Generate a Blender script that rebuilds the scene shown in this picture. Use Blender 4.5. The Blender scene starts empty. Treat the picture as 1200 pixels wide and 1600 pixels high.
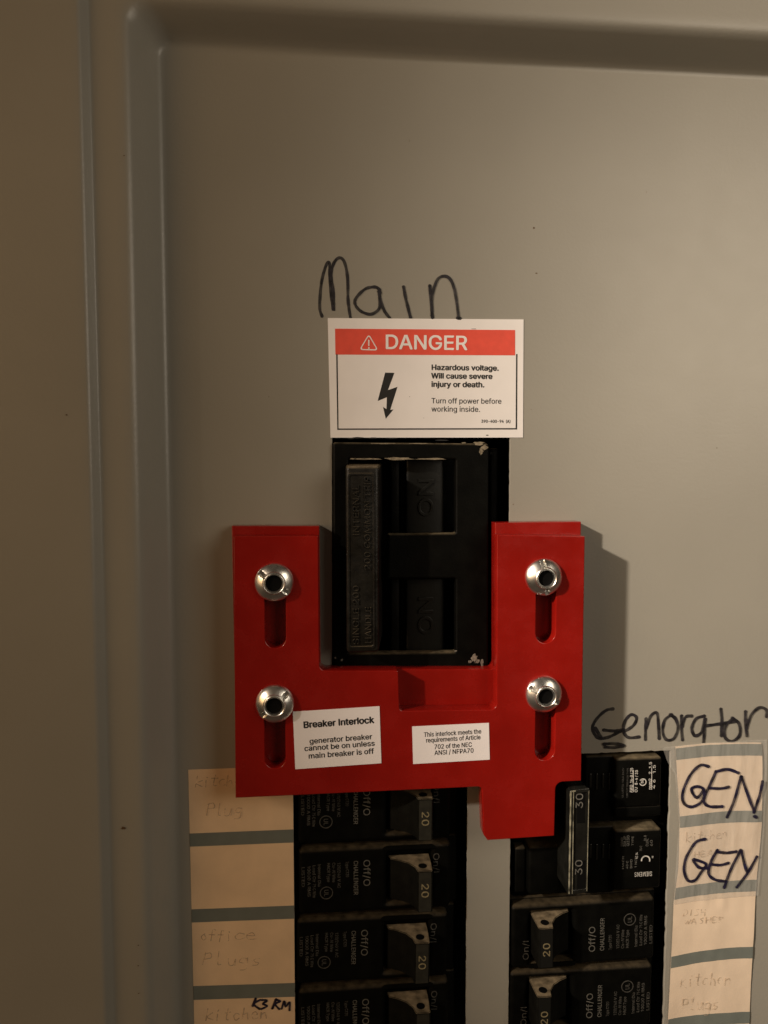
import bpy, bmesh, math, random
from mathutils import Vector, Matrix, noise
random.seed(7)
SC = bpy.context.scene
C = SC.collection
R = math.radians
MM = 0.001

# ------------------------------------------------------------------ camera
FPX, DIST = 1164.0, 251.0            # focal length in photo pixels, camera distance in mm
YAW, PITCH = R(5.3), R(3.9)
CF = Vector((math.sin(YAW)*math.cos(PITCH), math.cos(YAW)*math.cos(PITCH), -math.sin(PITCH)))
CR = Vector((math.cos(YAW), -math.sin(YAW), 0))
CU = CR.cross(CF)
cd = bpy.data.cameras.new('camera'); cam = bpy.data.objects.new('camera', cd); C.objects.link(cam)
cd.sensor_fit = 'VERTICAL'; cd.sensor_height = 36; cd.lens = FPX/1600*36
cd.clip_start = 0.01; cd.clip_end = 20
m3 = Matrix((CR, CU, -CF)).transposed()
cam.matrix_world = Matrix.Translation((0, -DIST*MM, 0)) @ m3.to_4x4()
SC.camera = cam

def W(px, py, h=0.0):
    """point (X, Z) in mm, on the plane h mm in front of the cover sheet, measured in the photograph"""
    d = CF + CR*((px-600)/FPX) - CU*((py-800)/FPX)
    t = (DIST-h)/d.y
    return (t*d.x, t*d.z)
def WL(pts, h=0.0): return [W(p[0], p[1], h) for p in pts]

# ------------------------------------------------------------------ light
w = bpy.data.worlds.new("World"); SC.world = w; w.use_nodes = True
bg = w.node_tree.nodes['Background']
bg.inputs[0].default_value = (1.0, 0.70, 0.45, 1); bg.inputs[1].default_value = 0.028
def lamp(name, kind, loc, target, energy, col, **kw):
    l = bpy.data.lights.new(name, kind); l.energy = energy; l.color = col
    for k, v in kw.items(): setattr(l, k, v)
    o = bpy.data.objects.new(name, l); C.objects.link(o); o.location = loc
    o.rotation_euler = (Vector(target)-Vector(loc)).to_track_quat('-Z', 'Y').to_euler()
    return o
# key: a lamp up and to the left of the panel, its beam falling mostly on the right half
key = lamp('key_lamp', 'SPOT', (-1.15, -0.74, 0.60), (0.180, 0, -0.055), 144, (1.0, 0.86, 0.71),
     spot_size=R(6.9), spot_blend=1.0, shadow_soft_size=0.035)
key.scale = (1, 2.8, 1)          # cone shaped tall and narrow to keep the left side dim, no blocker modelled
# added fill, no known source: weak broad light from the right and left
lamp('fill_right', 'AREA', (0.40, -0.42, 0.15), (0.10, 0, -0.03), 0.76, (1.0, 0.86, 0.68), shape='SQUARE', size=0.30)
lamp('fill_left', 'AREA', (-0.72, -0.50, 0.15), (-0.12, 0, 0), 1.7, (1.0, 0.60, 0.27), shape='DISK', size=0.6)
SC.view_settings.view_transform = 'Standard'; SC.view_settings.look = 'None'
SC.view_settings.exposure = 0.25; SC.view_settings.gamma = 1.0
SC.render.engine = 'CYCLES'
SC.cycles.max_bounces = 8

# ------------------------------------------------------------------ materials
def mat(name, col, rough=0.5, metal=0.0, coat=0.0, sss=0.0, bump=0.0, bscale=900, var=0.0, vscale=60,
        dust=0.0, dustcol=(0.30, 0.23, 0.14), spec=0.5, rvar=0.0, scratch=0.0):
    m = bpy.data.materials.new(name); m.use_nodes = True
    nt = m.node_tree; n = nt.nodes; L = nt.links
    b = n['Principled BSDF']
    b.inputs['Base Color'].default_value = (*col, 1); b.inputs['Roughness'].default_value = rough
    b.inputs['Metallic'].default_value = metal; b.inputs['Coat Weight'].default_value = coat
    b.inputs['Specular IOR Level'].default_value = spec
    if sss:
        b.inputs['Subsurface Weight'].default_value = sss
        b.inputs['Subsurface Radius'].default_value = (1.0, 0.12, 0.06); b.inputs['Subsurface Scale'].default_value = 0.004
    tc = n.new('ShaderNodeTexCoord')
    def ns(scale, detail=4):
        t = n.new('ShaderNodeTexNoise'); t.inputs['Scale'].default_value = scale; t.inputs['Detail'].default_value = detail
        L.new(tc.outputs['Object'], t.inputs['Vector']); return t
    src = None
    if var:
        t = ns(vscale); r = n.new('ShaderNodeValToRGB')
        r.color_ramp.elements[0].position = 0.3; r.color_ramp.elements[1].position = 0.7
        r.color_ramp.elements[0].color = (*[c*(1-var) for c in col], 1)
        r.color_ramp.elements[1].color = (*[min(1, c*(1+var)) for c in col], 1)
        L.new(t.outputs['Fac'], r.inputs['Fac']); src = r.outputs['Color']
    if dust:
        g = n.new('ShaderNodeNewGeometry'); s = n.new('ShaderNodeSeparateXYZ'); L.new(g.outputs['Normal'], s.inputs[0])
        mr = n.new('ShaderNodeMapRange'); mr.inputs['From Min'].default_value = 0.25; mr.inputs['From Max'].default_value = 0.95
        mr.inputs['To Max'].default_value = dust; L.new(s.outputs['Z'], mr.inputs['Value'])
        t = ns(350, 6); mr2 = n.new('ShaderNodeMapRange'); mr2.inputs['From Min'].default_value = 0.15; mr2.inputs['From Max'].default_value = 0.65
        L.new(t.outputs['Fac'], mr2.inputs['Value'])
        mu = n.new('ShaderNodeMath'); mu.operation = 'MULTIPLY'; L.new(mr.outputs[0], mu.inputs[0]); L.new(mr2.outputs[0], mu.inputs[1])
        mx = n.new('ShaderNodeMix'); mx.data_type = 'RGBA'
        L.new(mu.outputs[0], mx.inputs['Factor'])
        if src: L.new(src, mx.inputs['A'])
        else: mx.inputs['A'].default_value = (*col, 1)
        mx.inputs['B'].default_value = (*dustcol, 1); src = mx.outputs['Result']
    if src: L.new(src, b.inputs['Base Color'])
    if rvar:
        t = ns(120, 6); mr = n.new('ShaderNodeMapRange'); mr.inputs['To Min'].default_value = max(0.02, rough-rvar); mr.inputs['To Max'].default_value = rough+rvar
        mr.inputs['From Min'].default_value = 0.3; mr.inputs['From Max'].default_value = 0.7
        L.new(t.outputs['Fac'], mr.inputs['Value']); L.new(mr.outputs[0], b.inputs['Roughness'])
    if bump:
        t = ns(bscale, 3); bp = n.new('ShaderNodeBump'); bp.inputs['Strength'].default_value = bump
        bp.inputs['Distance'].default_value = 0.0002; L.new(t.outputs['Fac'], bp.inputs['Height']); L.new(bp.outputs[0], b.inputs['Normal'])
    return m

M = {}
M['paint'] = mat('grey_enamel', (0.30, 0.285, 0.245), 0.35, bump=0.24, bscale=900, var=0.05, vscale=14, rvar=0.025)
M['black'] = mat('black_plastic', (0.0028, 0.0028, 0.0022), 0.5, bump=0.35, bscale=1500, var=0.4, vscale=200, dust=0.22, rvar=0.08, spec=0.09)
M['blackd'] = mat('dusty_black_plastic', (0.0028, 0.0028, 0.0022), 0.5, bump=0.35, bscale=1500, var=0.4, vscale=200, dust=0.5, dustcol=(0.30, 0.24, 0.15), spec=0.09)
M['blackhandle'] = mat('worn_black_plastic', (0.008, 0.007, 0.005), 0.42, spec=0.35, bump=0.6, bscale=900, var=0.5, vscale=300, dust=0.7, rvar=0.12)
M['toggle'] = mat('toggle_plastic', (0.005, 0.005, 0.004), 0.5, bump=0.4, bscale=1200, var=0.3, vscale=300, dust=0.9, dustcol=(0.30, 0.235, 0.15), spec=0.12)
M['pad'] = mat('reflection_grey_pad', (0.018, 0.017, 0.012), 0.5, var=0.3, vscale=400)  # grey puts the reflection on the left column's toggle fronts into the colour
M['padb'] = mat('black_number_plate', (0.005, 0.005, 0.004), 0.5)
M['swi'] = mat('grey_black_plastic', (0.009, 0.009, 0.0075), 0.4, spec=0.3, bump=0.2, bscale=900, var=0.2)
M['gloss'] = mat('glossy_black_plastic', (0.010, 0.010, 0.0085), 0.24, bump=0.2, bscale=900, var=0.4, vscale=200)
M['inside'] = mat('black_for_deep_shade', (0.004, 0.004, 0.004), 0.8, spec=0.05)  # black puts the shade of the cabinet depth, holes and bores into the colour
M['red'] = mat('red_plastic', (0.255, 0.007, 0.004), 0.24, sss=0.08, bump=0.15, bscale=500, var=0.12, vscale=60, rvar=0.10, coat=0.25)
M['white'] = mat('white_label_vinyl', (0.86, 0.83, 0.82), 0.45, var=0.03, vscale=90, bump=0.08)
M['pink'] = mat('white_label_paper', (0.84, 0.80, 0.81), 0.6, var=0.03, vscale=90, bump=0.08)
M['band'] = mat('red_label_ink', (0.78, 0.085, 0.05), 0.5, var=0.06, vscale=300)
M['ink'] = mat('black_print', (0.012, 0.012, 0.012), 0.6)
M['marker'] = mat('black_marker_ink', (0.016, 0.014, 0.018), 0.45, var=0.9, vscale=500)
M['bluemarker'] = mat('dark_blue_marker_ink', (0.012, 0.010, 0.030), 0.4, var=0.7, vscale=500)
M['pencil'] = mat('faint_pencil', (0.52, 0.40, 0.28), 0.7, var=0.28, vscale=500)
M['paper'] = mat('cream_card', (0.78, 0.57, 0.37), 0.7, var=0.09, vscale=70, bump=0.15, bscale=1200)
M['paperr'] = mat('cream_card_pale', (0.74, 0.60, 0.46), 0.55, var=0.05, vscale=70, bump=0.12, bscale=1200)
M['bar'] = mat('grey_printed_bar', (0.155, 0.172, 0.155), 0.6, var=0.06, vscale=200)
M['grey'] = mat('pale_print', (0.125, 0.12, 0.105), 0.6, var=0.4, vscale=900)
M['dim'] = mat('worn_pale_print', (0.06, 0.057, 0.05), 0.6, var=0.6, vscale=900)
M['bright'] = mat('white_print', (0.60, 0.58, 0.54), 0.6, var=0.3, vscale=900)
M['yellow'] = mat('yellow_print', (0.20, 0.165, 0.09), 0.6, var=0.3, vscale=900)
M['chrome'] = mat('zinc_steel', (0.92, 0.90, 0.85), 0.30, metal=1, bump=0.35, bscale=350, rvar=0.1, var=0.15, vscale=300)
M['edge_glint'] = mat('pale_edge_highlight', (0.40, 0.38, 0.28), 0.2, var=0.8, vscale=350, metal=0.4)  # pale colour painted in for the glossy highlight on the handle edges
M['chip'] = mat('bare_chipped_edge', (0.22, 0.18, 0.12), 0.7, var=0.5, vscale=900)
M['chipw'] = mat('pale_paint_fleck', (0.22, 0.20, 0.165), 0.6, var=0.5, vscale=900)
M['rust'] = mat('brown_speck', (0.10, 0.055, 0.025), 0.8)
M['bareedge'] = mat('grey_cut_edge', (0.34, 0.32, 0.28), 0.5, var=0.2, vscale=400)
def streak(m, lo, hi, scale):
    nt = m.node_tree; n = nt.nodes; L = nt.links; out = n['Material Output']; b = n['Principled BSDF']
    tc = n.new('ShaderNodeTexCoord'); t = n.new('ShaderNodeTexNoise'); t.inputs['Scale'].default_value = scale; t.inputs['Detail'].default_value = 5
    L.new(tc.outputs['Object'], t.inputs['Vector'])
    mr = n.new('ShaderNodeMapRange'); mr.inputs['From Min'].default_value = .35; mr.inputs['From Max'].default_value = .62
    mr.inputs['To Min'].default_value = lo; mr.inputs['To Max'].default_value = hi; L.new(t.outputs['Fac'], mr.inputs['Value'])
    tr = n.new('ShaderNodeBsdfTransparent'); mx = n.new('ShaderNodeMixShader'); L.new(mr.outputs[0], mx.inputs[0])
    L.new(tr.outputs[0], mx.inputs[1]); L.new(b.outputs[0], mx.inputs[2]); L.new(mx.outputs[0], out.inputs[0])
streak(M['marker'], .62, 1.0, 260); streak(M['bluemarker'], .8, 1.0, 260); streak(M['pencil'], 0, .85, 420)
def tape_mat():
    m = bpy.data.materials.new('clear_tape'); m.use_nodes = True; nt = m.node_tree; n = nt.nodes; L = nt.links
    b = n['Principled BSDF']; b.inputs['Base Color'].default_value = (0.62, 0.60, 0.56, 1); b.inputs['Roughness'].default_value = 0.12
    tr = n.new('ShaderNodeBsdfTransparent'); mx = n.new('ShaderNodeMixShader'); mx.inputs[0].default_value = 0.13
    tc = n.new('ShaderNodeTexCoord'); mp = n.new('ShaderNodeMapping'); mp.inputs['Scale'].default_value = (1, 1, .22)
    t = n.new('ShaderNodeTexNoise'); t.inputs['Scale'].default_value = 260; t.inputs['Detail'].default_value = 3
    bp = n.new('ShaderNodeBump'); bp.inputs['Distance'].default_value = .0012; bp.inputs['Strength'].default_value = .8
    L.new(tc.outputs['Object'], mp.inputs['Vector']); L.new(mp.outputs[0], t.inputs['Vector']); L.new(t.outputs['Fac'], bp.inputs['Height']); L.new(bp.outputs[0], b.inputs['Normal'])
    L.new(tr.outputs[0], mx.inputs[1]); L.new(b.outputs[0], mx.inputs[2])
    L.new(mx.outputs[0], n['Material Output'].inputs[0]); return m
M['tape'] = tape_mat()

# ------------------------------------------------------------------ helpers
def thing(name, label, cat, loc=(0, 0, 0), group=None, kind=None):
    o = bpy.data.objects.new(name, None); C.objects.link(o); o.empty_display_size = 0.01
    o.location = Vector(loc)*MM; o['label'] = label; o['category'] = cat
    if group: o['group'] = group
    if kind: o['kind'] = kind
    return o
def tagp(o, label=None, kind=None):
    if label: o['label'] = label
    if kind: o['kind'] = kind
    return o
def origin(parent):
    v = Vector((0, 0, 0)); p = parent
    while p is not None: v += p.location; p = p.parent
    return v
def link(name, me, m, parent=None, smooth=True, world=True):
    """me: mesh in world mm coordinates (or parent's local mm when world=False)"""
    me.transform(Matrix.Scale(MM, 4))
    if parent is not None and world: me.transform(Matrix.Translation(-origin(parent)))
    me.materials.clear(); me.materials.append(M[m] if isinstance(m, str) else m)
    if smooth:
        for p in me.polygons: p.use_smooth = True
        me.set_sharp_from_angle(angle=R(35))
    me.name = name
    o = bpy.data.objects.new(name, me); C.objects.link(o); o.parent = parent
    return o
TOW = Matrix(((1, 0, 0, 0), (0, 0, -1, 0), (0, 1, 0, 0), (0, 0, 0, 1)))   # (x, y, h) -> (x, -h, y)
def curve_mesh(cu):
    o = bpy.data.objects.new('t', cu); C.objects.link(o)
    me = bpy.data.meshes.new_from_object(o)
    bpy.data.objects.remove(o); bpy.data.curves.remove(cu)
    return me
def plate_mesh(outer, holes=(), top=0.0, thick=1.0, bevel=0.0, bres=2):
    cu = bpy.data.curves.new('c', 'CURVE'); cu.dimensions = '2D'; cu.fill_mode = 'BOTH'
    cu.extrude = max(thick/2-bevel, 0.001); cu.bevel_depth = bevel; cu.bevel_resolution = bres; cu.offset = -bevel
    for loop in [outer]+list(holes):
        s = cu.splines.new('POLY'); s.points.add(len(loop)-1)
        for i, p in enumerate(loop): s.points[i].co = (p[0], p[1], 0, 1)
        s.use_cyclic_u = True
    me = curve_mesh(cu)
    me.transform(TOW @ Matrix.Translation((0, 0, top-thick/2)))
    return me
def rnd(pts, rad, seg=5):
    """round the corners of a polygon; rad a number or one radius per point"""
    out = []; n = len(pts)
    for i in range(n):
        r = rad if not isinstance(rad, (list, tuple)) else rad[i]
        p = Vector(pts[i]); a = Vector(pts[i-1]); b = Vector(pts[(i+1) % n])
        if r <= 0: out.append(tuple(p)); continue
        u = (a-p); v = (b-p); ul, vl = u.length, v.length; u.normalize(); v.normalize()
        ang = u.angle(v)
        if ang > 3.0: out.append(tuple(p)); continue
        t = min(r/math.tan(ang/2), ul*0.49, vl*0.49); rr = t*math.tan(ang/2)
        c = p+(u+v).normalized()*(rr/math.sin(ang/2))
        s = p+u*t-c; e = p+v*t-c
        a0 = math.atan2(s.y, s.x); a1 = math.atan2(e.y, e.x); d = (a1-a0+math.pi) % (2*math.pi)-math.pi
        for k in range(seg+1):
            q = a0+d*k/seg; out.append((c.x+rr*math.cos(q), c.y+rr*math.sin(q)))
    return out
def plate(name, outer, top, thick, m, parent, holes=(), bevel=0.0, **k):
    return link(name, plate_mesh(outer, holes, top, thick, bevel), m, parent, **k)
def prect(x0, y0, x1, y1, h, r=0.0, seg=4):
    p = WL([(x0, y0), (x1, y0), (x1, y1), (x0, y1)], h)
    return rnd(p, r, seg) if r else p
def rect(x0, z0, x1, z1, r=0.0, seg=4):
    p = [(x0, z1), (x1, z1), (x1, z0), (x0, z0)]
    return rnd(p, r, seg) if r else p
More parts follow.
